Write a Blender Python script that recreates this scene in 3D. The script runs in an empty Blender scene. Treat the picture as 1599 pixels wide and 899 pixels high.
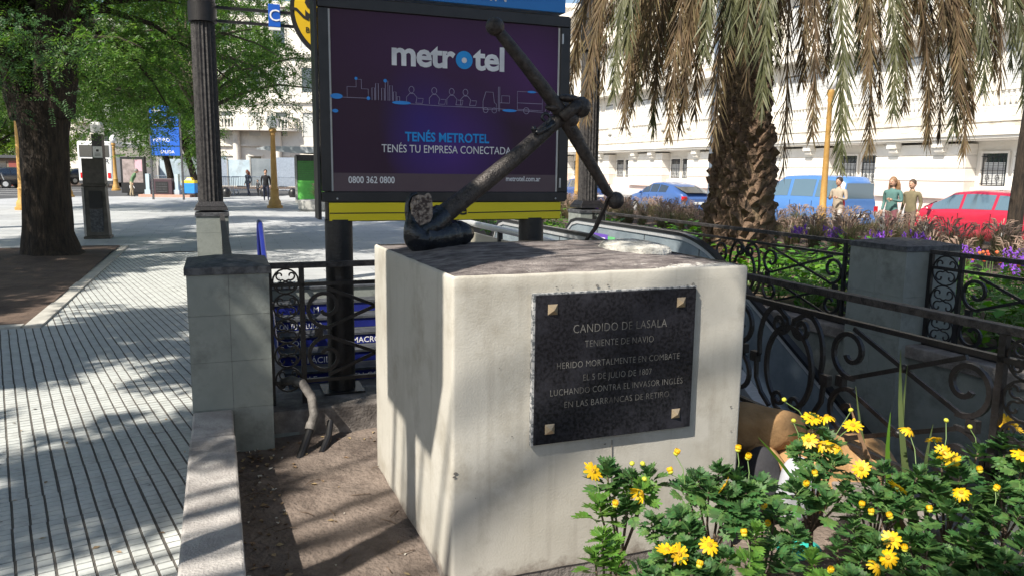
import bpy, bmesh, math, random
import numpy as np
from mathutils import Vector, Matrix
random.seed(7); rng = np.random.default_rng(7)
PI = math.pi; R = math.radians
SC = bpy.context.scene; COL = SC.collection

# ------------------------------------------------------------ camera
CAM_H = 1.70; PITCH = math.atan(182.5/1200); ROLL = R(.72)
cd = bpy.data.cameras.new('camera'); cam = bpy.data.objects.new('camera', cd); COL.objects.link(cam)
cd.sensor_width = 36; cd.lens = 36*1200/1599; cd.clip_start = .05; cd.clip_end = 3000
fw = Vector((0, math.cos(PITCH), -math.sin(PITCH))); u0 = Vector((0, math.sin(PITCH), math.cos(PITCH))); r0 = Vector((1, 0, 0))
rr = r0*math.cos(ROLL)+u0*math.sin(ROLL); uu = u0*math.cos(ROLL)-r0*math.sin(ROLL)
cam.matrix_world = Matrix(((rr.x, uu.x, -fw.x, 0), (rr.y, uu.y, -fw.y, 0), (rr.z, uu.z, -fw.z, CAM_H), (0, 0, 0, 1)))
SC.camera = cam

# ------------------------------------------------------------ light
EL = R(48); LX, LY = .646, .763                       # the way the sunlight travels over the ground
LD = Vector((LX*math.cos(EL), LY*math.cos(EL), -math.sin(EL)))
w = bpy.data.worlds.new('World'); SC.world = w; w.use_nodes = True
nt = w.node_tree; bg = nt.nodes['Background']; sk = nt.nodes.new('ShaderNodeTexSky'); sk.sky_type = 'NISHITA'
sk.sun_disc = False; sk.sun_elevation = EL; sk.sun_rotation = math.atan2(-LX, -LY); sk.air_density = 1.0; sk.dust_density = 1.6
nt.links.new(sk.outputs[0], bg.inputs[0]); bg.inputs[1].default_value = .098
sl = bpy.data.lights.new('sun', 'SUN'); sl.energy = 5.0; sl.angle = R(.55); sl.color = (1, .93, .82)
so = bpy.data.objects.new('sun', sl); COL.objects.link(so); so.rotation_euler = LD.to_track_quat('-Z', 'Y').to_euler()
SC.view_settings.view_transform = 'Standard'; SC.view_settings.look = 'None'; SC.view_settings.exposure = .80; SC.view_settings.gamma = 1
SC.cycles.max_bounces = 8; SC.cycles.diffuse_bounces = 4; SC.cycles.transparent_max_bounces = 8

# ------------------------------------------------------------ grid of the monument, the stair pit and the street
GA = R(21); OX, OY = -.236, 3.007
def G(u, v, z=0.): return Vector((OX+u*math.cos(GA)-v*math.sin(GA), OY+u*math.sin(GA)+v*math.cos(GA), z))

# ------------------------------------------------------------ materials
MATS = {}
def mat(name, c1, c2=None, rough=.6, metal=0, scale=8, bump=0, bscale=None, detail=5, island=0, trans=0, spec=.5, coat=0, w2=.5, stretch=None, emit=0, coords='Object', c3=None, s3=1.5):
    if name in MATS: return MATS[name]
    m = bpy.data.materials.new(name); m.use_nodes = True; t = m.node_tree; N = t.nodes; Lk = t.links
    b = N['Principled BSDF']; b.inputs['Roughness'].default_value = rough; b.inputs['Metallic'].default_value = metal
    b.inputs['Specular IOR Level'].default_value = spec; b.inputs['Coat Weight'].default_value = coat
    tc = N.new('ShaderNodeTexCoord'); src = tc.outputs[coords]
    if stretch:
        mp = N.new('ShaderNodeMapping'); mp.inputs['Scale'].default_value = stretch; Lk.new(src, mp.inputs[0]); src = mp.outputs[0]
    c2 = c2 or tuple(min(1, x*1.15) for x in c1)
    no = N.new('ShaderNodeTexNoise'); no.inputs['Scale'].default_value = scale; no.inputs['Detail'].default_value = detail; no.inputs['Roughness'].default_value = .62
    Lk.new(src, no.inputs['Vector'])
    rp = N.new('ShaderNodeValToRGB'); rp.color_ramp.elements[0].position = .5-w2*.5*.6; rp.color_ramp.elements[1].position = .5+w2*.5*.6
    rp.color_ramp.elements[0].color = (*c1, 1); rp.color_ramp.elements[1].color = (*c2, 1); Lk.new(no.outputs[0], rp.inputs[0]); out = rp.outputs[0]
    if c3:
        n3 = N.new('ShaderNodeTexNoise'); n3.inputs['Scale'].default_value = s3; n3.inputs['Detail'].default_value = 6; n3.inputs['Roughness'].default_value = .7; Lk.new(src, n3.inputs['Vector'])
        r3 = N.new('ShaderNodeValToRGB'); r3.color_ramp.elements[0].position = .5; r3.color_ramp.elements[1].position = .68; Lk.new(n3.outputs[0], r3.inputs[0])
        mx = N.new('ShaderNodeMix'); mx.data_type = 'RGBA'; Lk.new(r3.outputs[0], mx.inputs[0]); Lk.new(out, mx.inputs[6]); mx.inputs[7].default_value = (*c3, 1); out = mx.outputs[2]
    if island:
        ge = N.new('ShaderNodeNewGeometry'); hs = N.new('ShaderNodeHueSaturation')
        m1 = N.new('ShaderNodeMapRange'); m1.inputs[3].default_value = 1-island; m1.inputs[4].default_value = 1+island; Lk.new(ge.outputs['Random Per Island'], m1.inputs[0]); Lk.new(m1.outputs[0], hs.inputs['Value'])
        m2 = N.new('ShaderNodeMapRange'); m2.inputs[3].default_value = .5-island*.05; m2.inputs[4].default_value = .5+island*.05
        mu = N.new('ShaderNodeMath'); mu.operation = 'MULTIPLY'; mu.inputs[1].default_value = 7.31; fr = N.new('ShaderNodeMath'); fr.operation = 'FRACT'
        Lk.new(ge.outputs['Random Per Island'], mu.inputs[0]); Lk.new(mu.outputs[0], fr.inputs[0]); Lk.new(fr.outputs[0], m2.inputs[0]); Lk.new(m2.outputs[0], hs.inputs['Hue'])
        Lk.new(out, hs.inputs['Color']); out = hs.outputs[0]
    Lk.new(out, b.inputs['Base Color'])
    if bump:
        n2 = N.new('ShaderNodeTexNoise'); n2.inputs['Scale'].default_value = bscale or scale*3; n2.inputs['Detail'].default_value = 6; Lk.new(src, n2.inputs['Vector'])
        bp = N.new('ShaderNodeBump'); bp.inputs['Strength'].default_value = min(1, bump); bp.inputs['Distance'].default_value = .01*max(1, bump); Lk.new(n2.outputs[0], bp.inputs['Height']); Lk.new(bp.outputs[0], b.inputs['Normal'])
    if trans:
        tr = N.new('ShaderNodeBsdfTranslucent'); ms = N.new('ShaderNodeMixShader'); ms.inputs[0].default_value = trans
        hs2 = N.new('ShaderNodeHueSaturation'); hs2.inputs['Value'].default_value = 1.7; hs2.inputs['Saturation'].default_value = 1.1; Lk.new(out, hs2.inputs['Color']); Lk.new(hs2.outputs[0], tr.inputs[0])
        Lk.new(b.outputs[0], ms.inputs[1]); Lk.new(tr.outputs[0], ms.inputs[2]); Lk.new(ms.outputs[0], N['Material Output'].inputs[0])
    if emit:
        b.inputs['Emission Strength'].default_value = emit; Lk.new(out, b.inputs['Emission Color'])
    MATS[name] = m; return m
def glassmat(name, tint=(.02, .03, .04), rough=.04, alpha=1):
    m = mat(name, tint, tint, rough=rough, spec=1.0, coat=1); return m

DIRT = (.052, .045, .040)
M_plaster = mat('limewashed_plaster', (.41, .39, .34), (.48, .46, .41), rough=.85, scale=2.2, bump=.14, bscale=110, c3=(.35, .325, .275), s3=3.0)
M_topdirt = mat('weathered_mortar_top', (.085, .070, .068), (.31, .275, .26), rough=.95, scale=9, bump=1.5, bscale=60, detail=9, c3=(.075, .06, .062), s3=4, stretch=(1, 2.2, 1))
M_iron = mat('black_painted_iron', (.006, .0055, .0058), (.014, .012, .013), rough=.42, scale=14, bump=.35, bscale=70)
M_ironw = mat('worn_iron', (.009, .008, .009), (.045, .041, .040), rough=.55, scale=26, bump=.6, bscale=90, w2=.35)
M_anchor = mat('corroded_iron', (.020, .017, .016), (.070, .060, .054), rough=.42, scale=24, bump=.7, bscale=90, detail=8, metal=.25)
M_anchorb = mat('fresh_black_paint', (.006, .007, .009), (.013, .016, .022), rough=.26, scale=10, bump=.5, bscale=40)
M_palm_face = mat('flaking_fluke_face', (.05, .033, .03), (.34, .28, .23), rough=.85, scale=42, bump=1.5, bscale=80, w2=.25)
M_stone = mat('pale_broken_stone', (.30, .29, .26), (.56, .55, .51), rough=.9, scale=14, bump=1.5, bscale=45)
M_granite = mat('black_polished_granite', (.006, .006, .008), (.020, .020, .025), rough=.32, scale=70, w2=.25, c3=(.030, .030, .038), s3=5, spec=.3, detail=9)
M_engrave = mat('faded_engraving', (.05, .048, .045), (.22, .21, .19), rough=.8, scale=9)
M_bronze = mat('bronze_stud', (.34, .26, .17), (.50, .40, .27), rough=.45, metal=.6)
M_pier = mat('grey_painted_slab', (.19, .21, .195), (.245, .265, .245), rough=.7, scale=3, bump=.25, bscale=40, c3=(.135, .145, .135), s3=3.2)
M_cap = mat('dark_slate_cap', (.03, .032, .038), (.085, .088, .095), rough=.6, scale=20, bump=.6, w2=.3)
M_conc = mat('worn_concrete', (.27, .25, .24), (.43, .41, .39), rough=.9, scale=7, bump=.8, bscale=80, detail=9, c3=(.17, .16, .155), s3=2.4)
M_kerb = mat('kerb_concrete', (.13, .115, .105), (.26, .235, .215), rough=.92, scale=9, bump=.8, bscale=60, c3=(.08, .07, .065), s3=3)
M_soil = mat('trodden_soil', (.105, .082, .068), (.215, .172, .145), rough=.97, scale=3.2, bump=2.2, bscale=38, detail=9, c3=(.060, .042, .034), s3=2.2)
M_gardensoil = mat('dark_garden_soil', (.055, .036, .027), (.12, .082, .060), rough=.97, scale=2, bump=2, bscale=14, detail=9)
M_tile = mat('pavement_tile_bar', (.40, .42, .41), (.52, .54, .52), rough=.8, scale=1.1, bump=.2, bscale=60, island=.05, c3=(.33, .34, .33), s3=3)
M_groove = mat('dirty_groove', (.070, .064, .058), (.12, .112, .10), rough=.95, scale=9)
M_kerbstone = mat('pale_edging', (.33, .32, .29), (.45, .44, .40), rough=.9, scale=6, bump=.5)
M_asph = mat('asphalt', (.048, .050, .053), (.07, .072, .075), rough=.9, scale=3, bump=.6, bscale=50)
M_white = mat('white_paint', (.74, .74, .72), (.8, .8, .78), rough=.5)
M_black = mat('black_plastic', (.010, .010, .011), (.016, .016, .017), rough=.4)
M_steel = mat('brushed_steel', (.46, .47, .48), (.60, .61, .62), rough=.32, metal=.35, scale=9, stretch=(1, 14, 1))
M_bluesteel = mat('escalator_side_panel', (.22, .27, .31), (.34, .40, .44), rough=.22, metal=.35, scale=3)
M_rubber = mat('black_rubber_rail', (.008, .008, .009), (.014, .014, .015), rough=.3)
M_blue = mat('riser_blue', (.010, .015, .13), (.016, .025, .20), rough=.35, scale=2)
M_tread = mat('grey_tread', (.028, .032, .040), (.065, .07, .08), rough=.6, scale=10)
M_yel = mat('transit_yellow', (.82, .66, .010), (.86, .70, .014), rough=.4, scale=2)
M_yels = mat('sign_yellow', (.60, .38, .006), (.66, .43, .01), rough=.45, scale=2)
M_skyblue = mat('header_blue', (.015, .19, .58), (.02, .23, .66), rough=.4, scale=1)
M_cblue = mat('line_sign_blue', (.01, .09, .45), (.012, .11, .52), rough=.4)
M_wtext = mat('white_lettering', (.78, .78, .80), (.84, .84, .86), rough=.5)
M_silver = mat('silver_lettering', (.66, .66, .69), (.88, .88, .90), rough=.4, scale=5)
M_btext = mat('cyan_lettering', (.012, .30, .78), (.016, .36, .88), rough=.5)
M_ktext = mat('black_lettering', (.012, .010, .008), (.015, .013, .01), rough=.5)
M_art = mat('pale_line_art', (.30, .26, .40), (.42, .38, .52), rough=.5)
M_bark = mat('tree_bark', (.010, .0075, .0055), (.048, .034, .023), rough=.95, scale=6, bump=4, bscale=14, detail=8, stretch=(3.2, 3.2, .5))
M_barkp = mat('pale_branch_bark', (.09, .075, .055), (.17, .145, .11), rough=.9, scale=8, bump=1.5)
M_leaf = mat('feathery_leaf', (.048, .105, .020), (.10, .185, .035), rough=.5, scale=.8, island=.4, trans=.55)
M_leafb = mat('bluish_leaf', (.045, .105, .042), (.080, .155, .060), rough=.5, scale=.9, island=.3, trans=.4)
M_leafy = mat('sunlit_leaf_tone', (.075, .135, .020), (.11, .18, .03), rough=.5, scale=.6, island=.3, trans=.45)  # lit copy of the leaf colour for the far sunny trees
M_leaff = mat('daisy_leaf', (.022, .080, .024), (.080, .165, .038), rough=.6, scale=5, island=.42, trans=.25)
M_leafl = mat('young_daisy_leaf', (.075, .17, .025), (.11, .23, .04), rough=.42, scale=3, island=.25, trans=.3)
M_stem = mat('woody_stem', (.07, .045, .030), (.17, .12, .085), rough=.9, scale=30, bump=2, bscale=60)
M_gstem = mat('green_stalk', (.10, .17, .045), (.14, .22, .07), rough=.6)
M_petal = mat('yellow_petal', (.70, .40, .006), (.82, .54, .012), rough=.5, scale=20, island=.12, trans=.25)
M_disc = mat('flower_centre', (.44, .24, .008), (.56, .34, .01), rough=.8, scale=60, bump=1)
M_bud = mat('flower_bud', (.38, .40, .03), (.52, .50, .05), rough=.6, scale=30)
M_frondb = mat('dry_frond', (.080, .056, .028), (.20, .145, .075), rough=.75, scale=2.5, island=.35, trans=.35)
M_frondg = mat('grey_green_frond', (.060, .070, .028), (.135, .140, .065), rough=.55, scale=2.5, island=.3, trans=.3)
M_boot = mat('palm_leaf_base', (.055, .036, .022), (.20, .135, .085), rough=.9, scale=7, bump=3, bscale=28, island=.3, detail=8)
M_grass = mat('fountain_grass', (.13, .10, .055), (.26, .20, .12), rough=.8, scale=3, island=.35, trans=.3)
M_grassg = mat('green_grass_blade', (.055, .095, .028), (.11, .15, .05), rough=.7, scale=3, island=.3, trans=.3)
M_plume = mat('seed_plume', (.27, .19, .145), (.44, .34, .27), rough=.9, scale=5, island=.25, trans=.3)
M_bleaf = mat('broad_leaf', (.065, .17, .018), (.12, .27, .03), rough=.45, scale=2, island=.35, trans=.35)
M_purple = mat('purple_flower', (.20, .06, .48), (.32, .11, .62), rough=.6, scale=6, island=.2, trans=.2)
M_red = mat('red_flower', (.55, .07, .03), (.65, .15, .05), rough=.6, island=.2)
M_cream = mat('cream_stucco', (.67, .63, .56), (.75, .72, .66), rough=.85, scale=.8, bump=.3, bscale=9, c3=(.68, .64, .57), s3=.7)  # the stucco's own cream, slightly mottled
M_pink = mat('pinkish_plinth', (.62, .47, .42), (.68, .54, .49), rough=.85, scale=1, bump=.3, bscale=8)
M_shutter = mat('grey_shutter', (.48, .49, .48), (.58, .59, .58), rough=.6)
M_pane = glassmat('dark_window_glass', (.03, .04, .05), .06)
M_paneb = glassmat('blue_tinted_glass', (.10, .16, .20), .08)
M_gold = mat('ochre_lamp_post', (.36, .20, .05), (.46, .27, .075), rough=.55, scale=6, bump=.3)
M_globe = mat('opal_globe', (.88, .88, .87), (.9, .9, .89), rough=.25)
M_tan = mat('tan_cloth', (.27, .155, .065), (.42, .25, .115), rough=.9, scale=7, bump=3, bscale=9)
M_trou = mat('charcoal_trousers', (.025, .025, .03), (.04, .04, .046), rough=.9, scale=8, bump=.6)
M_wcloth = mat('white_cloth', (.34, .35, .39), (.46, .47, .52), rough=.85, scale=4, bump=.8, bscale=10)
M_teal = mat('teal_bag', (.02, .36, .29), (.04, .46, .38), rough=.45, scale=4, bump=1, bscale=9)
M_skin = mat('skin', (.42, .24, .16), (.5, .3, .21), rough=.6)
M_dpipe = mat('grey_conduit', (.085, .078, .072), (.19, .175, .16), rough=.7, scale=12, bump=.8)
M_gkiosk = mat('kiosk_green', (.06, .22, .05), (.08, .27, .07), rough=.5)
M_gkiosk2 = mat('kiosk_light_green', (.10, .48, .07), (.14, .55, .1), rough=.5)
M_barrier = mat('galvanised_barrier', (.28, .33, .40), (.36, .42, .50), rough=.45, metal=.4)
M_hoard = mat('hoarding_sheet', (.34, .44, .50), (.46, .56, .62), rough=.6, scale=.7, c3=(.26, .30, .33), s3=.9)
M_greyb = mat('grey_stone', (.26, .26, .25), (.36, .36, .34), rough=.85, scale=5, bump=.5)
M_darkst = mat('brown_grey_marble', (.045, .038, .032), (.10, .088, .075), rough=.5, scale=5, bump=.3, detail=8)
M_facade2 = mat('distant_stucco', (.66, .62, .55), (.76, .73, .67), rough=.85, scale=.3, c3=(.38, .36, .33), s3=.25)

# ------------------------------------------------------------ mesh builder
OFF = {}
def link(o, parent=None):
    COL.objects.link(o)
    if parent: o.parent = parent; OFF[o.name] = OFF.get(parent.name, (0, 0, 0))
    return o
def tag(o, label=None, cat=None, group=None, kind=None):
    if label: o['label'] = label
    if cat: o['category'] = cat
    if group: o['group'] = group
    if kind: o['kind'] = kind
    return o
def thing(name, label, cat, u=0, v=0, z=0, group=None):           # a thing standing on the monument's grid
    o = bpy.data.objects.new(name, None); COL.objects.link(o); o.empty_display_size = .2
    o.location = G(u, v, z); o.rotation_euler = (0, 0, GA); OFF[o.name] = (u, v, z)
    return tag(o, label, cat, group)
def wthing(name, label, cat, x, y, z=0, rot=0, group=None):       # a thing with its own local axes
    o = bpy.data.objects.new(name, None); COL.objects.link(o); o.empty_display_size = .2
    o.location = (x, y, z); o.rotation_euler = (0, 0, rot); OFF[o.name] = (0, 0, 0)
    return tag(o, label, cat, group)
class MB:
    def __init__(s): s.v = []; s.f = []; s.m = []; s.mi = 0
    def add(s, vs, fs):
        n = len(s.v); s.v += [tuple(p) for p in vs]; s.f += [tuple(i+n for i in f) for f in fs]; s.m += [s.mi]*len(fs); return s
    def box(s, x0, x1, y0, y1, z0, z1):
        return s.add([(x0, y0, z0), (x1, y0, z0), (x1, y1, z0), (x0, y1, z0), (x0, y0, z1), (x1, y0, z1), (x1, y1, z1), (x0, y1, z1)],
                     [(0, 3, 2, 1), (4, 5, 6, 7), (0, 1, 5, 4), (1, 2, 6, 5), (2, 3, 7, 6), (3, 0, 4, 7)])
    def frus(s, x0, x1, y0, y1, z0, z1, i):                        # box narrowing to the top by i
        return s.add([(x0, y0, z0), (x1, y0, z0), (x1, y1, z0), (x0, y1, z0), (x0+i, y0+i, z1), (x1-i, y0+i, z1), (x1-i, y1-i, z1), (x0+i, y1-i, z1)],
                     [(0, 3, 2, 1), (4, 5, 6, 7), (0, 1, 5, 4), (1, 2, 6, 5), (2, 3, 7, 6), (3, 0, 4, 7)])
    def prism(s, poly, f0, f1):                                    # poly of 2-D points, f0/f1 map a point to the near and far side
        n = len(poly); return s.add([f0(*p) for p in poly]+[f1(*p) for p in poly], [tuple(range(n))[::-1], tuple(range(n, 2*n))]+[(i, (i+1) % n, n+(i+1) % n, n+i) for i in range(n)])
    def sweep(s, pts, w, d, nrm=(0, 1, 0), closed=False):          # flat bar: w across the path, d along nrm
        P = [Vector(p) for p in pts]; nn = Vector(nrm); k = len(P); vs = []
        for i, p in enumerate(P):
            a = P[(i-1) % k] if (closed or i) else p; b = P[(i+1) % k] if (closed or i < k-1) else p
            t = (b-a).normalized(); sd = t.cross(nn).normalized(); wi = w[i] if isinstance(w, (list, tuple)) else w
            for q, e in ((-1, -1), (1, -1), (1, 1), (-1, 1)): vs.append(p+sd*q*wi/2+nn*e*d/2)
        fs = []
        for i in range(k if closed else k-1):
            a = i*4; b = ((i+1) % k)*4
            for j in range(4): fs.append((a+j, a+(j+1) % 4, b+(j+1) % 4, b+j))
        if not closed: fs += [(3, 2, 1, 0), tuple(range(4*k-4, 4*k))]
        return s.add(vs, fs)
    def tube(s, pts, r, n=8, cap=True, flute=0):
        P = [Vector(p) for p in pts]; k = len(P); vs = []; x = None
        for i, p in enumerate(P):
            t = (P[min(i+1, k-1)]-P[max(i-1, 0)]).normalized()
            if x is None: x = t.orthogonal().normalized()
            x = (x-t*x.dot(t)); x = x.normalized() if x.length > 1e-5 else t.orthogonal().normalized(); y = t.cross(x)
            ri = r[i] if isinstance(r, (list, tuple, np.ndarray)) else r
            for j in range(n):
                a = 2*PI*j/n; q = ri*(1-(flute if j % 2 else 0)); vs.append(p+(x*math.cos(a)+y*math.sin(a))*q)
        fs = [(i*n+j, i*n+(j+1) % n, (i+1)*n+(j+1) % n, (i+1)*n+j) for i in range(k-1) for j in range(n)]
        if cap: fs += [tuple(range(n))[::-1], tuple(range((k-1)*n, k*n))]
        return s.add(vs, fs)
    def lathe(s, prof, c=(0, 0, 0), n=16, flute=0):
        vs = []
        for r, z in prof:
            for j in range(n):
                a = 2*PI*j/n; q = r*(1-(flute if j % 2 else 0)); vs.append((c[0]+q*math.cos(a), c[1]+q*math.sin(a), c[2]+z))
        k = len(prof); fs = [(i*n+j, i*n+(j+1) % n, (i+1)*n+(j+1) % n, (i+1)*n+j) for i in range(k-1) for j in range(n)]
        fs += [tuple(range(n))[::-1], tuple(range((k-1)*n, k*n))]
        return s.add(vs, fs)
    def ball(s, c, r, n=12, m=8, sc=(1, 1, 1), jit=0):
        vs = []; 
        for i in range(m+1):
            th = PI*i/m
            for j in range(n):
                a = 2*PI*j/n; q = 1+random.uniform(-jit, jit)
                vs.append((c[0]+r*sc[0]*q*math.sin(th)*math.cos(a), c[1]+r*sc[1]*q*math.sin(th)*math.sin(a), c[2]+r*sc[2]*q*math.cos(th)))
        return s.add(vs, [(i*n+j, (i+1)*n+j, (i+1)*n+(j+1) % n, i*n+(j+1) % n) for i in range(m) for j in range(n)])
def obj(name, mb, mats, parent=None, smooth=False, at=None, rot=None, bevel=0, ang=.6):
    me = bpy.data.meshes.new(name)
    off = OFF.get(parent.name, (0, 0, 0)) if parent else ((0, 0, 0) if rot is not None else (at or (0, 0, 0)))
    vs = [(x-off[0], y-off[1], z-off[2]) for x, y, z in mb.v]
    me.from_pydata(vs, [], mb.f)
    for m in (mats if isinstance(mats, (list, tuple)) else [mats]): me.materials.append(m)
    if max(mb.m or [0]): me.polygons.foreach_set('material_index', mb.m)
    if smooth: me.shade_smooth(); me.set_sharp_from_angle(angle=ang)
    me.update(); o = bpy.data.objects.new(name, me); link(o, parent)
    if not parent:
        OFF[o.name] = off
        if at is not None and rot is None: o.location = G(*at); o.rotation_euler = (0, 0, GA)
        if rot is not None: o.location = at; o.rotation_euler = (0, 0, rot)
    if bevel:
        b = o.modifiers.new('bevel', 'BEVEL'); b.width = bevel; b.segments = 2; b.limit_method = 'ANGLE'
    return o
def fast(name, V, F, mats, parent=None, mi=None):                 # big numpy mesh of quads or triangles
    me = bpy.data.meshes.new(name); V = np.asarray(V, np.float32); F = np.asarray(F, np.int32); k = F.shape[1]
    me.vertices.add(len(V)); me.vertices.foreach_set('co', V.ravel()); me.loops.add(F.size); me.loops.foreach_set('vertex_index', F.ravel())
    me.polygons.add(len(F)); me.polygons.foreach_set('loop_start', np.arange(0, F.size, k)); me.polygons.foreach_set('loop_total', np.full(len(F), k))
    for m in (mats if isinstance(mats, (list, tuple)) else [mats]): me.materials.append(m)
    if mi is not None: me.polygons.foreach_set('material_index', np.asarray(mi, np.int32))
    me.update(calc_edges=True); me.validate(); o = bpy.data.objects.new(name, me); link(o, parent); return o
def copyt(o, parent=None):                                        # a thing with copies of its parts and their sub-parts
    c = o.copy(); COL.objects.link(c); c.parent = parent; OFF[c.name] = OFF.get(o.name, (0, 0, 0))
    for ch in list(o.children): copyt(ch, c)
    return c
def text(s, size, m, parent, pos, name='lettering', align='CENTER', ext=.001, xs=1, bold=0, mode='front', sp=1, fit=None):
    cu = bpy.data.curves.new(name, 'FONT'); cu.body = s; cu.size = size; cu.align_x = align; cu.extrude = ext; cu.offset = bold; cu.space_character = sp; cu.resolution_u = 3
    t = bpy.data.objects.new('t', cu); COL.objects.link(t); dg = bpy.context.evaluated_depsgraph_get()
    me = bpy.data.meshes.new_from_object(t.evaluated_get(dg)); bpy.data.objects.remove(t)
    me.materials.clear(); me.materials.append(m); off = OFF.get(parent.name, (0, 0, 0)) if parent else (0, 0, 0)
    if fit:
        q = [v.co.x for v in me.vertices]; xs = fit/(max(q)-min(q))
    for v in me.vertices:
        x, y, z = v.co; x *= xs
        if mode == 'front': v.co = (pos[0]+x-off[0], pos[1]-z-off[1], pos[2]+y-off[2])
        elif mode == 'left': v.co = (pos[0]-z-off[0], pos[1]-x-off[1], pos[2]+y-off[2])
    o = bpy.data.objects.new(name, me); link(o, parent); return o
def arc(cx, cz, r, a0, a1, n=10, rx=None): return [(cx+(rx or r)*math.cos(a0+(a1-a0)*i/n), cz+r*math.sin(a0+(a1-a0)*i/n)) for i in range(n+1)]
def spiral(cx, cz, r0_, r1_, a0, a1, n=16): return [(cx+(r0_+(r1_-r0_)*i/n)*math.cos(a0+(a1-a0)*i/n), cz+(r0_+(r1_-r0_)*i/n)*math.sin(a0+(a1-a0)*i/n)) for i in range(n+1)]

# ============================================================ ground, paving, pit
def sheet(name, rects, z, m, sub=0, at=(0, 0, 0), kind='structure'):
    b = MB()
    for a0, a1, b0, b1 in rects: b.add([(a0, b0, z), (a1, b0, z), (a1, b1, z), (a0, b1, z)], [(0, 1, 2, 3)])
    o = obj(name, b, m, at=at); o['kind'] = kind; return o
sheet('ground', [(-900, -1, -900, 900), (4.7, 900, -900, 900), (-1, 4.7, 8.6, 900), (-1, 4.7, -900, -4.5), (-1, 2.2, -4.5, 2.2)], -.21, M_gardensoil)
sheet('pavement_bed', [(-30, -.95, -12, 14.0)], -.0045, M_groove)
def plazamat():
    m = mat('smooth_paving', (.36, .375, .385), (.46, .47, .475), rough=.62, scale=.6, bump=.15, bscale=30, c3=(.31, .32, .33), s3=.5)
    t = m.node_tree; N = t.nodes; L = t.links; b = N['Principled BSDF']; src = b.inputs['Base Color'].links[0].from_socket
    tc = N.new('ShaderNodeTexCoord'); br = N.new('ShaderNodeTexBrick'); br.inputs['Scale'].default_value = 1; br.inputs['Brick Width'].default_value = .8; br.inputs['Row Height'].default_value = .4
    br.inputs['Mortar Size'].default_value = .006; br.inputs['Color1'].default_value = (1, 1, 1, 1); br.inputs['Color2'].default_value = (.9, .9, .9, 1); br.inputs['Mortar'].default_value = (.45, .45, .45, 1)
    L.new(tc.outputs['Object'], br.inputs['Vector']); mx = N.new('ShaderNodeMix'); mx.data_type = 'RGBA'; mx.blend_type = 'MULTIPLY'; mx.inputs[0].default_value = 1
    L.new(src, mx.inputs[6]); L.new(br.outputs[0], mx.inputs[7]); L.new(mx.outputs[2], b.inputs['Base Color']); return m
M_plaza = plazamat()
sheet('plaza', [(-30, -.95, 14.0, 62), (-.95, 16, 8.6, 62), (-60, -30, -12, 62), (-.95, -.6, 2.4, 8.6)], 0, M_plaza)
# ribbed pavement tiles: each one a raised field of bars, laid on its own
def tile_mesh(seed):
    random.seed(seed); b = MB(); cw, bw = .072, .06
    for i in range(5):
        for j in range(6):
            x0 = -.18+i*cw+.0055; x1 = x0+cw-.0105; y0 = -.18+j*bw+.003; y1 = y0+bw-.0095; z = random.uniform(-.0012, .0006)
            b.add([(x0, y0, -.006), (x1, y0, -.006), (x1, y1, -.006), (x0, y1, -.006), (x0+.002, y0+.001, z), (x1-.002, y0+.001, z), (x1-.002, y1-.001, z), (x0+.002, y1-.001, z)],
                  [(4, 5, 6, 7), (0, 1, 5, 4), (1, 2, 6, 5), (2, 3, 7, 6), (3, 0, 4, 7)])
    me = bpy.data.meshes.new('tile'); me.from_pydata(b.v, [], b.f); me.materials.append(M_tile); return me
pav = bpy.data.objects.new('pavement', None); COL.objects.link(pav); pav['kind'] = 'structure'
TM = [tile_mesh(k) for k in range(4)]; TA = R(34); cells = []; cuts = []
for i in range(-70, 30):
    for j in range(-10, 70):
        x = i*.361; y = j*.361; X = x*math.cos(TA)-y*math.sin(TA); Y = x*math.sin(TA)+y*math.cos(TA)
        du, dv = X-OX, Y-OY; u = du*math.cos(GA)+dv*math.sin(GA); v = -du*math.sin(GA)+dv*math.cos(GA)
        if -1.06 <= u < -.78 and -3 < v < 13.9 and Y > 2: cuts.append((X, Y))
        if u > -1.06 or v > 13.9: continue
        if u < -2.85 and 6.55 < v < 15.2: continue
        if Y < 2.0 or abs(X) > .72*Y+.3 or v < -3: continue
        cells.append((Y, X, u, v))
cells.sort()
far = MB()
for n, (Y, X, u, v) in enumerate(cells):
    dz = random.uniform(-.0015, .0012); ra = TA+random.uniform(-.004, .004)
    if n < 300:
        o = bpy.data.objects.new('tile', TM[n % 4]); COL.objects.link(o); o.parent = pav
        o.location = (X+random.uniform(-.002, .002), Y+random.uniform(-.002, .002), dz); o.rotation_euler = (0, 0, ra)
    elif Y < 20:
        c, s_ = math.cos(ra), math.sin(ra)
        for i in range(5):
            a0 = -.18+i*.072+.0055; a1 = a0+.0595
            far.add([(X+a*c-b_*s_, Y+a*s_+b_*c, dz) for a, b_ in ((a0, -.178), (a1, -.178), (a1, .178), (a0, .178))], [(0, 1, 2, 3)])
cut = MB(); cA, sA = math.cos(TA), math.sin(TA)
for X, Y in cuts:
    for i in range(5):
        for j in range(6):
            q = [(X+a*cA-c*sA, Y+a*sA+c*cA, 0) for a, c in ((-.18+i*.072+.0055, -.18+j*.06+.003), (-.18+i*.072+.065, -.18+j*.06+.003), (-.18+i*.072+.065, -.18+j*.06+.0535), (-.18+i*.072+.0055, -.18+j*.06+.0535))]
            if max((x-OX)*math.cos(GA)+(y-OY)*math.sin(GA) for x, y, _ in q) < -.98: cut.add([(x, y, -.006) for x, y, _ in q]+q, [(4, 5, 6, 7), (0, 1, 5, 4), (1, 2, 6, 5), (2, 3, 7, 6), (3, 0, 4, 7)])
o = obj('cut_tiles', cut, M_tile, pav); o['kind'] = 'stuff'
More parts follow.
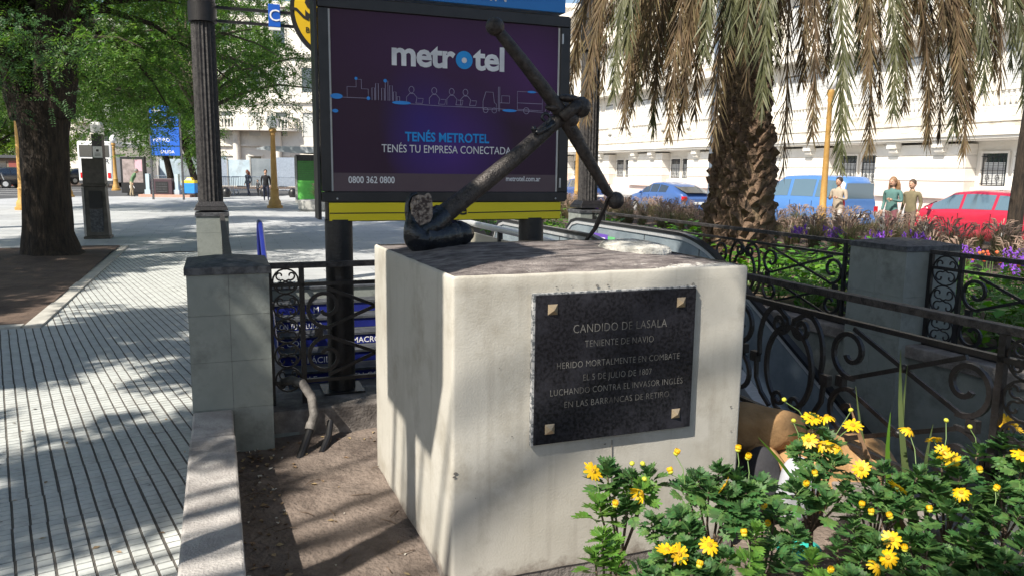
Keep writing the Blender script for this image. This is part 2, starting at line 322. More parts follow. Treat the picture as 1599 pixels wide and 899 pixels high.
o = obj('far_tiles', far, M_tile, pav); o['kind'] = 'stuff'
sheet('tactile_strip', [(-.6, 4.4, 8.75, 9.15)], .004, M_tile)
b = MB()
for i in range(50):
    b.box(-.55+i*.1, -.50+i*.1, 8.8, 9.1, .004, .012)
o = obj('ribs', b, M_plaza, at=(0, 0, 0)); o['kind'] = 'structure'; o.name = 'tactile_ribs'

# tree garden on the left, with its pale edging
def bumpy(name, u0, u1, v0, v1, nu, nv, zf, m, flip=False):
    V = []; F = []
    for j in range(nv+1):
        for i in range(nu+1):
            u = u0+(u1-u0)*i/nu; v = v0+(v1-v0)*j/nv; V.append((u, v, zf(u, v)))
    for j in range(nv):
        for i in range(nu): a = j*(nu+1)+i; F.append((a, a+1, a+nu+2, a+nu+1))
    b = MB().add(V, F); o = obj(name, b, m, smooth=True, at=(0, 0, 0), ang=3); o['kind'] = 'structure'; return o
from mathutils import noise as mn
def nz(x, y, s=1, z=0): return mn.noise(Vector((x*s, y*s, z)))
bumpy('tree_bed', -16, -2.8, 6.5, 15.2, 60, 50, lambda u, v: .012+.03*(nz(u, v, .8)+.5)+.012*nz(u, v, 4)+.10*math.exp(-((u+3.9)**2+(v-13.2)**2)/1.2), M_gardensoil)
b = MB()
L = 14
for k in range(9): b.box(-2.82, -2.65, 6.36+k*1.0, 6.36+k*1.0+.992, -.012, .022)
for k in range(L): b.box(-2.83-(k+1)*.95, -2.83-k*.95-.008, 6.36, 6.52, -.012, .022)
b.box(-16, -2.66, 15.2, 15.36, -.012, .02)
o = obj('edging', b, M_kerbstone, at=(0, 0, 0), bevel=.004); o['kind'] = 'structure'
# monument bed: trodden soil
def soilz(u, v): return -.01+.022*nz(u, v, 1.6)+.012*nz(u, v, 6)+.005*nz(u, v, 19)-.10*max(0, min(1, (1.2-v)/1.2))
bumpy('monument_bed', -.95, 2.08, -3.2, 2.1, 110, 170, soilz, M_soil)
# dry leaves, pebbles and twigs on that soil
random.seed(11); b = MB()
for k in range(430):
    u = random.uniform(-.82, 2.0); v = random.uniform(-1.2, 2.0)
    if random.random() < .45: u = random.uniform(-.82, -.6)
    if random.random() < .2: v = random.uniform(1.6, 2.0)
    z = soilz(u, v)+.006; a = random.uniform(0, 2*PI); l = random.uniform(.006, .022); w_ = l*random.uniform(.3, .8); b.mi = random.choice((0, 0, 1, 2, 2))
    c, s_ = math.cos(a), math.sin(a); h = random.uniform(.002, .008)
    b.add([(u+l*c, v+l*s_, z), (u-w_*s_, v+w_*c, z+h), (u-l*c, v-l*s_, z), (u+w_*s_, v-w_*c, z+h*.4), (u, v, z-.006)], [(0, 1, 2, 3), (0, 4, 1), (1, 4, 2), (2, 4, 3), (3, 4, 0)])
for k in range(26):
    u = random.uniform(-.8, -.05); v = random.uniform(-.3, 1.9); a = random.uniform(0, PI); l = random.uniform(.05, .13); b.mi = 3; z = soilz(u, v)+.008
    b.tube([(u+t*l*math.cos(a), v+t*l*math.sin(a)+.01*math.sin(t*3+k), z+.004*math.sin(t*4)) for t in (0, .33, .66, 1)], .0022, 5)
o = obj('fallen_leaves', b, [mat('dry_leaf', (.24, .16, .08), (.40, .30, .18), rough=.8, island=.3), mat('pale_chip', (.45, .43, .38), (.6, .57, .5), rough=.9), mat('brown_leaf', (.09, .055, .03), (.16, .10, .06), rough=.8, island=.3), M_stem], at=(0, 0, 0)); o['kind'] = 'stuff'
b = MB()
for k in range(260):                                              # leaves and litter blown over the paving
    u = random.uniform(-5, -1.1); v = random.uniform(-.5, 13) if k % 3 else random.uniform(-.5, 4); a = random.uniform(0, 2*PI); l = random.uniform(.006, .020); w_ = l*random.uniform(.3, .7); b.mi = random.choice((0, 0, 1, 2)); c, s_ = math.cos(a), math.sin(a); z = .004
    b.add([(u+l*c, v+l*s_, z), (u-w_*s_, v+w_*c, z+.003), (u-l*c, v-l*s_, z), (u+w_*s_, v-w_*c, z+.001)], [(0, 1, 2, 3)])
o = obj('pavement_litter', b, [MATS['dry_leaf'], MATS['brown_leaf'], M_groove], at=(0, 0, 0)); o['kind'] = 'stuff'
# low wall
b = MB(); b.box(-1.04, -.82, 1.42, 1.865, -.06, .268); b.box(-1.045, -.815, -1.4, 1.412, -.06, .262)
o = obj('low_wall', b, M_conc, at=(-.93, -1.4, 0), bevel=.012)
tag(o, 'low worn concrete wall running from the grey tiled pillar towards the viewer beside the pavement', 'low wall')

# the pit: retaining walls, floor
b = MB()
b.box(-.62, -.42, 2.05, 8.6, -4.6, .02); b.box(-.62, 2.3, 2.06, 2.12, -4.6, .05)
b.box(2.05, 2.15, -4.5, 2.0, -4.6, .02); b.box(4.55, 4.95, -4.5, 8.6, -4.6, .20); b.box(2.15, 4.55, -4.7, -4.5, -4.6, 0)
o = obj('pit_wall', b, M_pier, at=(0, 0, 0)); o['kind'] = 'structure'
b = MB(); b.box(-.42, 4.55, -4.5, 2.6, -4.65, -4.6); o = obj('pit_floor', b, M_tread, at=(0, 0, 0)); o['kind'] = 'structure'
b = MB(); b.box(1.88, 2.02, 2.05, 8.3, -4.6, .12)
o = obj('divider_wall', b, M_pier, at=(1.95, 2.05, 0)); tag(o, 'grey wall between the blue stairs and the escalators', 'wall')
# kerb under the near fences
b = MB(); b.box(-.58, 2.3, 2.052, 2.5, -.05, .165); b.box(2.0, 2.3, -4.5, 2.048, -.05, .165); b.box(-.95, -.42, 2.45, 7.95, -.02, .12)
b.box(4.5, 4.98, -4.4, 7.8, .19, .30)
o = obj('kerb', b, M_kerb, at=(0, 0, 0), bevel=.012); o['kind'] = 'structure'

# ------------------------------------------------------------ stairs with blue printed risers
st = thing('staircase', 'descending stairs with blue advertising on the risers behind the near iron fence', 'stairs', .7, 8.2, 0)
words = {2: [('MACRO', .82, .085), ('CON TU CELULAR', -.02, .085)], 3: [('MACRO', .95, .09), ('CON TU CELULAR', -.02, .085)], 4: [('MACRO', .72, .1), ('COMPRÁ', -.05, .09)], 5: [('PROBALO', .98, .085), ('FÁCIL', .05, .11)], 6: [('YA CON CONECTIVIDAD', .78, .095), ('PAGALE', -.22, .09)]}
for k in range(24):
    v1 = 8.45-.3*k; z1 = -.172*k
    if v1 < 2.35: break
    b = MB(); b.box(-.42, 1.88, v1-.0, v1+.32, z1-.6, z1-.03); b.mi = 1; b.box(-.42, 1.88, v1-.02, v1+.30, z1-.03, z1)
    s_ = obj('step', b, [M_pier, M_tread], st)
    if k:
        b = MB(); b.box(-.41, 1.87, v1-.004, v1-.0005, z1-.16, z1-.035); r_ = obj('riser_print', b, M_blue if k < 15 else M_tread, s_)
for k, L in {1: [('M', .40, .11)], 2: [('CON TU CELULAR', .13, .11)], 3: [('CON', .06, .11), ('MACRO', 1.0, .11)], 4: [('FÁCIL', .31, .115)], 5: [('PAGALE', .06, .11), ('EN CON', .93, .11)], 6: [('YA', .2, .11)]}.items():
    for s_, x, sz in L: text(s_, sz, M_wtext, st, (x, 8.45-.3*k-.008, -.172*k-.142), align='CENTER', ext=.001, fit=.62 if len(s_) > 10 else None)
# ------------------------------------------------------------ escalators
def esc_path(o=0):
    P = [(7.75, -.45+o*.2)]
    for i in range(9):
        a = -PI/2+PI*i/8; P.append((7.55+.48*math.cos(a)*(1+o), .50+(.5+o*.5)*math.sin(a)))
    P += [(6.4, 1.0+o*.5), (5.3, 1.0+o*.5)]
    for i in range(1, 9):
        a = R(30)*i/8; P.append((4.9-1.9*math.sin(a), 1.0+o*.5-1.9*(1-math.cos(a))))
    v, z = P[-1]; P.append((v-3.2*math.cos(R(30)), z-3.2*math.sin(R(30)))); P.append((v-8*math.cos(R(30)), z-8*math.sin(R(30))))
    return P
def escalator(u0, u1, label, stickers):
    e = thing('escalator', label, 'escalator', (u0+u1)/2, 5, 0)
    for u in (u0, u1):
        p = esc_path()[2:]; b = MB()
        b.sweep([(u, v, z) for v, z in p], .035, .075, (1, 0, 0)); obj('handrail', b, M_rubber, e, smooth=True)
        b = MB(); b.sweep([(u, v, z-.045) for v, z in p[4:]], .045, .05, (1, 0, 0)); obj('handrail_guide', b, M_steel, e, smooth=True)
        b = MB(); top = [(v, z-.07) for v, z in p[4:]]; 
        for (va, za), (vb, zb) in zip(top[:-1], top[1:]):
            b.prism([(va, za), (vb, zb), (vb, zb-.78), (va, za-.78)], lambda v, z: (u-.008, v, z), lambda v, z: (u+.008, v, z))
        obj('balustrade_panel', b, M_bluesteel, e)
        b = MB(); b.sweep([(u, v, z-.80) for v, z in top], .10, .30, (1, 0, 0)); obj('skirt_deck', b, M_steel, e, smooth=True)
        b = MB()
        for (va, za), (vb, zb) in zip(top[:-1], top[1:]):
            b.prism([(va, za-.84), (vb, zb-.84), (vb, zb-1.6), (va, za-1.6)], lambda v, z: (u-.13, v, z), lambda v, z: (u+.13, v, z))
        obj('truss_cladding', b, M_steel, e)
        for vv in (6.9, 5.6, 4.4):
            b = MB(); b.box(u-.011, u+.011, vv-.006, vv+.006, .16, .92); obj('panel_joint', b, M_black, e)
    for k in range(34):
        v = 5.0-k*.36; z = -.06-max(0, k-1)*.208
        if v < -4: break
        b = MB(); b.box(u0+.14, u1-.14, v-.36, v, z-.2, z); obj('moving_step', b, M_tread, e)
    b = MB(); b.box(u0+.14, u1-.14, 5.0, 7.9, -.1, .005); obj('landing_plate', b, M_steel, e)
    if stickers:
        b = MB(); b.box(u0+1.17-.012, u0+1.17-.010, 6.35, 6.75, .58, .82); obj('sticker', b, mat('sticker_green', (.12, .42, .16), rough=.4), e)['label'] = 'green sticker'
        b = MB(); b.box(u0+1.17-.015, u0+1.17-.013, 6.55, 7.1, .66, .84); obj('sticker', b, mat('sticker_purple', (.12, .06, .36), rough=.4), e)['label'] = 'purple sticker'
        b = MB()
        for i in range(3): b.box(u0+1.17-.018, u0+1.17-.016, 6.62, 7.03, .70+i*.04, .712+i*.04)
        obj('sticker_print', b, M_wtext, e)
    return e
escalator(3.02, 4.20, 'escalator beyond the pedestal with rounded black handrail and steel side going down to the right', True)
# steel parapet between stairs and escalator
e = thing('stair_parapet', 'steel framed parapet with beige panels between the stairs and the escalator under the billboard', 'parapet', 1.95, 5, 0)
b = MB(); b.tube([(1.95, 7.9, 1.05), (1.95, 5.9, 1.08), (1.95, 4.0, 1.08), (1.95, 2.7, 1.04)], .035, 10); obj('rail', b, M_steel, e, smooth=True)
b = MB(); b.tube([(1.95, 7.9, .45), (1.95, 7.9, 1.05)], .03, 8); obj('rail_end', b, M_black, e, smooth=True)
for v0 in (2.7, 3.75, 4.8, 5.85, 6.9):
    b = MB(); b.box(1.94, 1.96, v0+.03, v0+.98, .2, .98); obj('panel', b, mat('beige_panel', (.27, .25, .20), (.33, .31, .25), rough=.35, scale=2), e)
    b = MB(); b.box(1.925, 1.975, v0-.02, v0+.02, .12, 1.06); obj('post', b, M_black, e)
# stair handrail in blue
b = MB(); b.tube([(-.30, 8.9, .05), (-.30, 8.85, .8), (-.30, 8.75, .93), (-.30, 8.4, .92), (-.30, 2.6, -2.2)], .035, 10)
o = obj('stair_handrail', b, M_blue, smooth=True, at=(-.30, 8.9, 0)); tag(o, 'blue tubular stair handrail standing up beside the fluted column pier', 'handrail')

# ------------------------------------------------------------ pillars
def pier(u0, u1, v0, v1, z0, z1, label, cols=2, rows=(.27, .56, .84), base=None):
    t = thing('pillar', label, 'pillar', (u0+u1)/2, (v0+v1)/2, 0, None); core = MB(); core.box(u0+.012, u1-.012, v0+.012, v1-.012, z0, z1-.045); obj('core', core, M_cap, t)
    zs = [z0]+list(rows)+[z1-.045]; th = .012
    for face in range(4):
        n = cols if face % 2 == 0 else max(1, cols)
        for i in range(n):
            for a, c in zip(zs[:-1], zs[1:]):
                g = .0009; b = MB(); pr = random.uniform(0, .0012)
                if face == 0: b.box(u0+(u1-u0)*i/n+g, u0+(u1-u0)*(i+1)/n-g, v0-pr, v0+th, a+g, c-g)
                if face == 2: b.box(u0+(u1-u0)*i/n+g, u0+(u1-u0)*(i+1)/n-g, v1-th, v1+pr, a+g, c-g)
                if face == 1: b.box(u1-th, u1+pr, v0+th+(v1-v0-2*th)*i/n+g, v0+th+(v1-v0-2*th)*(i+1)/n-g, a+g, c-g)
                if face == 3: b.box(u0-pr, u0+th, v0+th+(v1-v0-2*th)*i/n+g, v0+th+(v1-v0-2*th)*(i+1)/n-g, a+g, c-g)
                obj('slab', b, M_pier, t)
    b = MB(); b.box(u0-.012, u1+.012, v0-.012, v1+.012, z1-.045, z1); b.frus(u0-.010, u1+.010, v0-.010, v1+.010, z1+.0005, z1+.032, .17)
    obj('cap', b, M_cap, t, bevel=.003); return t
pier(-1.04, -.585, 1.87, 2.42, -.06, 1.125, 'grey tiled pillar with dark cap at the end of the low wall')
pier(4.42, 5.02, 1.82, 2.42, -.9, 1.125, 'grey slab pillar with dark cap between the two far iron fences', rows=(-.3, .0, .33, .7))
pier(-1.12, -.72, 8.0, 8.45, -.02, 1.10, 'pale grey pier carrying the fluted column beside the blue handrail', cols=1)
pier(4.46, 4.90, 8.0, 8.45, -.02, 1.10, 'pale grey pier carrying the dark fluted column behind the anchor', cols=1)
def column(u, v, label, arms):
    t = thing('iron_column', label, 'column', u, v, 1.10)
    b = MB(); b.frus(u-.215, u+.215, v-.215, v+.215, 1.133, 1.18, .02); b.frus(u-.195, u+.195, v-.195, v+.195, 1.182, 1.25, .045); obj('plinth', b, M_iron, t, bevel=.004)
    b = MB(); b.lathe([(.158, 1.25), (.155, 1.4), (.148, 3.55)], (u, v, 0), 40, .10); obj('shaft', b, M_ironw, t)
    b = MB(); b.lathe([(.150, 3.54), (.176, 3.55), (.176, 3.79), (.162, 3.80), (.162, 4.0), (.185, 4.02), (.185, 4.35), (.12, 4.4)], (u, v, 0), 32); obj('collar', b, M_iron, t, smooth=True)
    if arms:
        for z in (3.58, 3.75):
            b = MB(); b.box(u+.16, u+5.2, v-.018, v+.018, z-.018, z+.018); obj('crossbar', b, M_iron, t)
    return t
column(-.93, 8.22, 'dark fluted iron column left of the billboard, standing on a pale pier', True)
column(4.68, 8.22, 'dark fluted iron column right of the billboard behind the anchor', False)
# line C sign and round sign on the crossbars
t = thing('line_sign', 'small blue line sign with a white letter C hanging from the iron crossbars', 'sign', -.03, 8.2, 3.55)
b = MB(); b.box(-.115, .035, 8.13, 8.178, 3.545, 3.835); obj('sign_panel', b, M_cblue, t, bevel=.004)
b = MB(); b.box(-.113, .033, 8.132, 8.178, 3.505, 3.54); obj('white_strip', b, M_white, t)
text('C', .21, M_wtext, t, (-.04, 8.126, 3.62), name='letter', ext=.002)
t = thing('round_sign', 'round yellow transit sign with a dark rim, half hidden behind the billboard', 'sign', .83, 8.2, 3.25)
b = MB(); b.tube([(.83, 8.12, 3.80), (.83, 8.20, 3.80)], .665, 48); obj('rim', b, M_iron, t, smooth=True)
b = MB(); b.tube([(.83, 8.108, 3.80), (.83, 8.119, 3.80)], .615, 48); obj('face', b, M_yels, t, smooth=True)
text('Subte', .36, M_ktext, t, (.35, 8.104, 3.70), align='LEFT', ext=.002, bold=.012, xs=.95)
text('Buenos Aires', .10, M_ktext, t, (.35, 8.104, 3.50), align='LEFT', ext=.002)
b = MB(); b.sweep([(.17, 8.103, 3.80), (.24, 8.103, 3.79), (.33, 8.103, 3.70), (.40, 8.103, 3.67)], .035, .004, (0, 1, 0)); obj('line_mark', b, M_ktext, t)

# ------------------------------------------------------------ wrought iron fences
ZT, ZM, ZB = 1.10, .957, .315; ZC = (ZM+ZB)/2
def fence(name_label, P, segs, z_off=0, foot=.165):
    """P maps (s along the fence, y across, z) to grid coordinates; segs = list of (kind, s0, s1)."""
    s0 = min(a for _, a, _ in segs); s1 = max(c for _, _, c in segs); p0 = P(s0, 0, 0)
    t = thing('iron_fence', name_label, 'fence', p0[0], p0[1], 0)
    ax = Vector(P(1, 0, 0))-Vector(P(0, 0, 0)); nn = Vector(P(0, 1, 0))-Vector(P(0, 0, 0))
    def bar(name, a, c, wz, wy, m=M_iron, top=False):
        b = MB(); b.sweep([P(a[0], 0, a[1]), P(c[0], 0, c[1])], wz, wy, nn)
        return obj(name, b, m, t, bevel=.003 if top else 0)
    bar('top_rail', (s0, ZT-.018), (s1, ZT-.018), .036, .056, M_ironw, True); bar('middle_rail', (s0, ZM), (s1, ZM), .024, .03); bar('bottom_rail', (s0, ZB), (s1, ZB), .024, .03)
    def curve(mb, pts, w_=.022, d=.014): mb.sweep([P(a, 0, z) for a, z in pts], w_, d, nn)
    done = {round(e, 2) for k_, a, c in segs if k_ == 'O' for e in (a, c)}
    for kind, a, c in segs:
        for e in (a, c):
            if round(e, 2) in done: continue
            done.add(round(e, 2)); b = MB(); q0 = Vector(P(e, 0, foot)); q1 = Vector(P(e, 0, ZT-.03)); b.sweep([q0, q1], .032, .030, nn); obj('post', b, M_iron, t)
        m = (a+c)/2
        if kind == 'N':
            r = (c-a)/2-.02; zz = ZT-.04-r
            while zz-r > ZB-.08:
                b = MB(); ring = arc(m, zz, r, 0, 2*PI, 18)[:-1]; b.sweep([P(x, 0, z) for x, z in ring], .011, .010, nn, closed=True)
                for sx in (-1, 1):
                    for sz in (-1, 1):
                        sp = [(m+sx*(x-m), zz+sz*(z-zz)) for x, z in spiral(m+r*.42, zz+r*.46, r*.40, r*.10, -PI*.5-.5, PI*1.1, 12)]
                        curve(b, [(m, zz+sz*r*.0)]+sp, .010, .009)
                obj('scroll', b, M_iron, t, smooth=False); zz -= 2*r+.002
        if kind == 'X':
            for e, sg in ((a, 1), (c, -1)):
                for top in (1, -1):
                    R0 = .128; cx = e+sg*.15; cz = ZC+top*.165
                    sp = [(cx+sg*(x), cz+top*z) for x, z in spiral(0, 0, R0*1.08, .035, R(-75), R(-75)-R(430), 26)]
                    ext = [(e+sg*.30, ZC+top*.04)]
                    b = MB(); curve(b, sp, .024, .020); obj('scroll', b, M_iron, t)
                b = MB(); cl = [P(e+sg*.03, 0, ZC-.03), P(e+sg*.03, 0, ZC+.03)]; b.sweep([P(e+sg*.10, 0, ZC-.028), P(e+sg*.10, 0, ZC+.028)], .05, .034, nn); obj('collar', b, M_iron, t)
            for z0_, z1_ in ((ZM-.03, ZC+.03), (ZC+.03, ZM-.03), (ZC-.03, ZB+.03), (ZB+.03, ZC-.03)):
                bar('lattice_bar', (a+.16, z0_), (c-.16, z1_), .022, .018 if z0_ > z1_ else .014)
            
            for zz in ((ZM+ZC)/2, (ZB+ZC)/2): b = MB(); b.ball(P(m, 0, zz), .022, 8, 6); obj('boss', b, M_iron, t, smooth=True)
        if kind == 'O':
            hw = (c-a)/2; b = MB(); b.sweep([P(x, 0, z) for x, z in arc(m, ZC-.03, .24, R(-68), R(248), 30, hw*.62)], .026, .020, nn); obj('ring', b, M_iron, t)
            for sx in (-1, 1):
                b = MB(); curve(b, [(m+sx*x, z) for x, z in spiral(.062, ZB+.09, .060, .018, R(-100), R(300), 18)], .020, .018); obj('scroll', b, M_iron, t)
                b = MB(); curve(b, [(m+sx*x, z) for x, z in [(hw-.02, ZC-.03)]+arc(hw-.17, ZC+.08, .22, R(-20), R(110), 10, .13)+spiral(.085, ZM-.105, .070, .022, R(150), R(560), 18)], .024, .018); obj('scroll', b, M_iron, t)
                b = MB(); curve(b, [(m+sx*x, z) for x, z in [(hw-.02, ZC-.03), (hw-.03, ZC-.15), (hw-.08, ZB+.09), (hw-.16, ZB+.03)]], .024, .018); obj('scroll', b, M_iron, t)
                b = MB(); b.sweep([P(m+sx*(hw-.01), 0, ZC-.055), P(m+sx*(hw-.01), 0, ZC+.005)], .06, .034, nn); obj('collar', b, M_iron, t)
    return t
fence('near iron scroll fence between the tiled pillar and the pedestal, blue stairs behind', lambda s, y, z: (s, 2.2+y, z), [('N', -.565, -.365), ('X', -.365, .60), ('O', .60, 1.10), ('X', 1.10, 2.10)])
fence('black scrollwork fence right of the pedestal behind the yellow daisies', lambda s, y, z: (2.16-y, s, z), [('N', -2.6, -2.4), ('X', -2.4, -1.35), ('N', -.93, -.72), ('O', -1.35, -.93), ('X', -.72, .24), ('O', .24, .84), ('X', .84, 1.8), ('N', 1.80, 2.10)])
fence('far iron fence in front of the palm trunk, left of the grey slab pillar', lambda s, y, z: (4.66-y, s, z), [('N', 2.46, 2.72), ('X', 2.72, 3.9), ('O', 3.9, 4.5), ('X', 4.5, 5.7), ('O', 5.7, 6.3), ('X', 6.3, 7.6), ('N', 7.6, 7.95)], foot=.30)
fence('far iron fence before the flower garden, right of the grey slab pillar', lambda s, y, z: (4.66-y, s, z), [('N', 1.5, 1.78), ('X', .45, 1.5), ('O', -.15, .45), ('X', -1.3, -.15)], foot=.30)
fence('weathered iron fence seen end on between the pillar and the left column', lambda s, y, z: (-.80-y, s, z), [('N', 2.46, 2.7), ('X', 2.7, 3.9), ('O', 3.9, 4.5), ('X', 4.5, 5.7), ('O', 5.7, 6.3), ('X', 6.3, 7.6), ('N', 7.6, 7.95)], foot=.12)

# conduits coming out of the kerb
b = MB(); b.tube([(-.50, 2.25, .30), (-.46, 2.08, .36), (-.40, 1.98, .36), (-.35, 1.93, .28), (-.34, 1.90, .17), (-.37, 1.86, .10)], .029, 12)
b.tube([(-.36, 1.875, .125), (-.375, 1.85, .09)], .033, 12)
c_ = obj('conduit', b, M_dpipe, smooth=True, at=(-.42, 2.0, 0)); tag(c_, 'grey pipe bending out of the kerb into the soil beside the tiled pillar', 'pipe')
b = MB(); b.tube([(-.372, 1.852, .092), (-.42, 1.76, .02), (-.47, 1.66, -.05)], .025, 10); obj('lower_sleeve', b, M_black, c_, smooth=True)
b = MB(); b.tube([(-.235, 1.95, .10), (-.26, 1.86, .03), (-.32, 1.74, -.03)], .021, 10); o = obj('conduit', b, M_black, smooth=True, at=(-.28, 1.85, 0)); tag(o, 'thin black pipe lying on the soil right of the grey bent pipe', 'pipe')

# ------------------------------------------------------------ billboard
bb = thing('billboard', 'dark framed advertising billboard with a purple poster on two thick black legs behind the anchor', 'billboard', .68, 2.42, 0)
for u in (-.085, 1.335):
    b = MB(); b.lathe([(.093, .16), (.093, 1.36)], (u, 2.44, 0), 28); obj('leg', b, M_iron, bb, smooth=True)
    b = MB(); b.box(u-.14, u+.14, 2.31, 2.57, .166, .18); obj('base_plate', b, M_iron, bb)
V0 = 2.36
b = MB(); b.box(-.16, 1.545, V0+.03, V0+.20, 1.345, 2.80); obj('cabinet', b, M_black, bb, bevel=.006)
b = MB(); b.box(-.20, 1.585, V0+.01, V0+.05, 2.73, 2.805); b.box(-.20, 1.585, V0+.01, V0+.05, 1.478, 1.545); b.box(-.20, -.135, V0+.01, V0+.05, 1.548, 2.727); b.box(1.52, 1.585, V0+.01, V0+.05, 1.548, 2.727)
b.box(-.225, -.203, V0+.02, V0+.22, 1.36, 2.83); b.box(1.588, 1.60, V0+.02, V0+.22, 1.49, 2.80)
obj('frame', b, mat('bronze_grey_frame', (.016, .015, .017), (.028, .026, .028), rough=.4), bb, bevel=.004)
for u0, u1 in ((-.134, -.121), (1.503, 1.519)):
    b = MB(); b.box(u0, u1, V0+.028, V0+.036, 1.55, 2.725); obj('white_edge', b, M_white, bb)
def postermat():
    m = mat('poster_print', (.056, .030, .052), (.062, .034, .058), rough=.5, scale=1.5, spec=.15); t = m.node_tree; N = t.nodes; L = t.links; b = N['Principled BSDF']
    tc = N.new('ShaderNodeTexCoord'); cur = b.inputs['Base Color'].links[0].from_socket
    for (cx, cz, sx, sz, col, k) in ((.02, 1.85, .48, .50, (.10, .045, .25, 1), 1.0), (-.20, 2.02, .30, .45, (.06, .040, .25, 1), .7), (.62, 2.40, .45, .40, (.13, .05, .19, 1), .8), (.1, 2.5, 1.1, .45, (.10, .042, .13, 1), .7)):
        mp = N.new('ShaderNodeMapping'); mp.inputs['Location'].default_value = (-cx/sx, 0, -cz/sz); mp.inputs['Scale'].default_value = (1/sx, 0, 1/sz); L.new(tc.outputs['Object'], mp.inputs[0])
        g = N.new('ShaderNodeTexGradient'); g.gradient_type = 'SPHERICAL'; L.new(mp.outputs[0], g.inputs[0])
        mu = N.new('ShaderNodeMath'); mu.operation = 'MULTIPLY'; mu.inputs[1].default_value = k; L.new(g.outputs['Fac'], mu.inputs[0])
        mx = N.new('ShaderNodeMix'); mx.data_type = 'RGBA'; L.new(mu.outputs[0], mx.inputs[0]); L.new(cur, mx.inputs[6]); mx.inputs[7].default_value = col; cur = mx.outputs[2]
    L.new(cur, b.inputs['Base Color']); return m
M_poster = postermat()
b = MB(); b.box(-.121, 1.503, V0+.024, V0+.029, 1.548, 2.727); po = obj('poster', b, M_poster, bb)
b = MB(); b.box(-.12, 1.502, V0+.0225, V0+.0235, 1.549, 1.672); obj('poster_footer', b, mat('poster_footer_print', (.095, .060, .078), (.105, .068, .085), rough=.32), bb)
YV = V0+.021
text('metr', .225, M_silver, bb, (.274, YV, 2.398), align='LEFT', bold=.0065, ext=.0008, fit=.445, sp=.95); text('tel', .225, M_silver, bb, (.862, YV, 2.398), align='LEFT', bold=.0065, ext=.0008, fit=.232, sp=.95)
b = MB(); b.tube([(.790, YV-.001, 2.455), (.790, YV+.001, 2.455)], .061, 28); obj('logo_disc', b, M_btext, bb); b = MB(); b.tube([(.790, YV-.003, 2.453), (.790, YV-.001, 2.453)], .019, 18); obj('logo_dot', b, M_wtext, bb)
text('TENÉS METROTEL', .087, M_btext, bb, (.672, YV, 1.893), bold=.0022, ext=.0008, fit=.61); text('TENÉS TU EMPRESA CONECTADA', .076, M_wtext, bb, (.675, YV, 1.815), ext=.0008, fit=.94)
text('0800 362 0800', .064, M_wtext, bb, (.135, YV-.001, 1.605), bold=.001, ext=.0008, fit=.315); text('metrotel.com.ar', .052, M_wtext, bb, (1.243, YV-.001, 1.625), bold=.0006, ext=.0008, fit=.27)
# line drawing across the poster
b = MB(); BL = 2.137
def ln(pts, w_=.0032): b.sweep([(x, YV, z) for x, z in pts], w_, .0012, (0, 1, 0))
ln([(-.12, BL+.03), (-.02, BL+.03), (-.02, BL+.10), (.04, BL+.10), (.04, BL+.15), (.075, BL+.15), (.075, BL+.09), (.12, BL+.09), (.12, BL+.03), (-.02, BL+.03)])
for x, h in ((.145, .10), (.17, .13), (.21, .10), (.235, .15), (.265, .12), (.29, .08), (.315, .05)): ln([(x, BL+.02), (x, BL+h), (x+.018, BL+h), (x+.018, BL+.02)])
ln([(.30, BL+.01), (.42, BL+.005), (.62, BL), (.98, BL), (1.30, BL-.012), (1.50, BL-.02)])
for px in (.415, .575, .70, .80):
    ln([(px+x, BL+z) for x, z in arc(0, .10, .022, -.6, 2*PI-.8, 12, .018)]); ln([(px-.035, BL+.01), (px-.035, BL+.05), (px-.012, BL+.075), (px+.015, BL+.075), (px+.038, BL+.05), (px+.03, BL+.01)])
    ln([(px+.03, BL+.012), (px+.075, BL+.012), (px+.082, BL+.045), (px+.045, BL+.045)])
for px in (.93,):
    ln([(px, BL-.01), (px, BL+.045), (px+.02, BL+.11), (px+.075, BL+.11), (px+.085, BL+.04), (px+.10, BL+.03), (px+.10, BL-.01), (px, BL-.01)]); ln([(px+.115, BL-.02), (px+.115, BL+.15)]); ln([(px+.125, BL-.02), (px+.125, BL+.15)])
    ln([(px+.125, BL+.04), (px+.20, BL+.04), (px+.20, BL+.09), (px+.14, BL+.09), (px+.14, BL+.04)])
    for dx in (.02, .085): ln([(px+dx+x, BL-.015+z) for x, z in arc(0, 0, .018, 0, 2*PI, 10)])
ln([(1.19, BL), (1.19, BL+.125), (1.385, BL+.125), (1.385, BL-.005), (1.19, BL)]); ln([(1.19, BL+.045), (1.385, BL+.045)]); ln([(1.385, BL+.09), (1.45, BL+.085), (1.47, BL+.03), (1.47, BL-.01)])
for x in (1.26, 1.43): ln([(x+p, BL-.008+q) for p, q in arc(0, 0, .022, 0, 2*PI, 12)])
obj('line_drawing', b, M_art, bb)['kind'] = 'stuff'
b = MB()
for x, z, rx, rz in ((-.09, BL+.035, .04, .018), (-.10, BL-.06, .02, .012), (.04, BL+.155, .010, .010), (.12, BL+.03, .012, .012), (.235, BL+.15, .012, .012), (.345, BL+.01, .065, .012), (1.13, BL-.012, .055, .010), (1.30, BL+.125, .035, .008)):
    b.add([(x+rx*math.cos(a*PI/8), YV-.0012, z+rz*math.sin(a*PI/8)) for a in range(16)], [tuple(range(16))])
obj('glow_spots', b, mat('print_light_blue', (.03, .28, .78), rough=.5), bb)
b = MB(); b.box(-.155, 1.54, V0+.004, V0+.028, 1.352, 1.472); obj('yellow_band', b, M_yel, bb)
b = MB(); b.sweep([(-.155, V0+.002, 1.403), (.40, V0+.002, 1.403)], .007, .002, (0, 1, 0)); b.sweep([(.815, V0+.002, 1.400), (1.54, V0+.002, 1.410)], .007, .002, (0, 1, 0)); obj('band_line', b, M_ktext, bb)
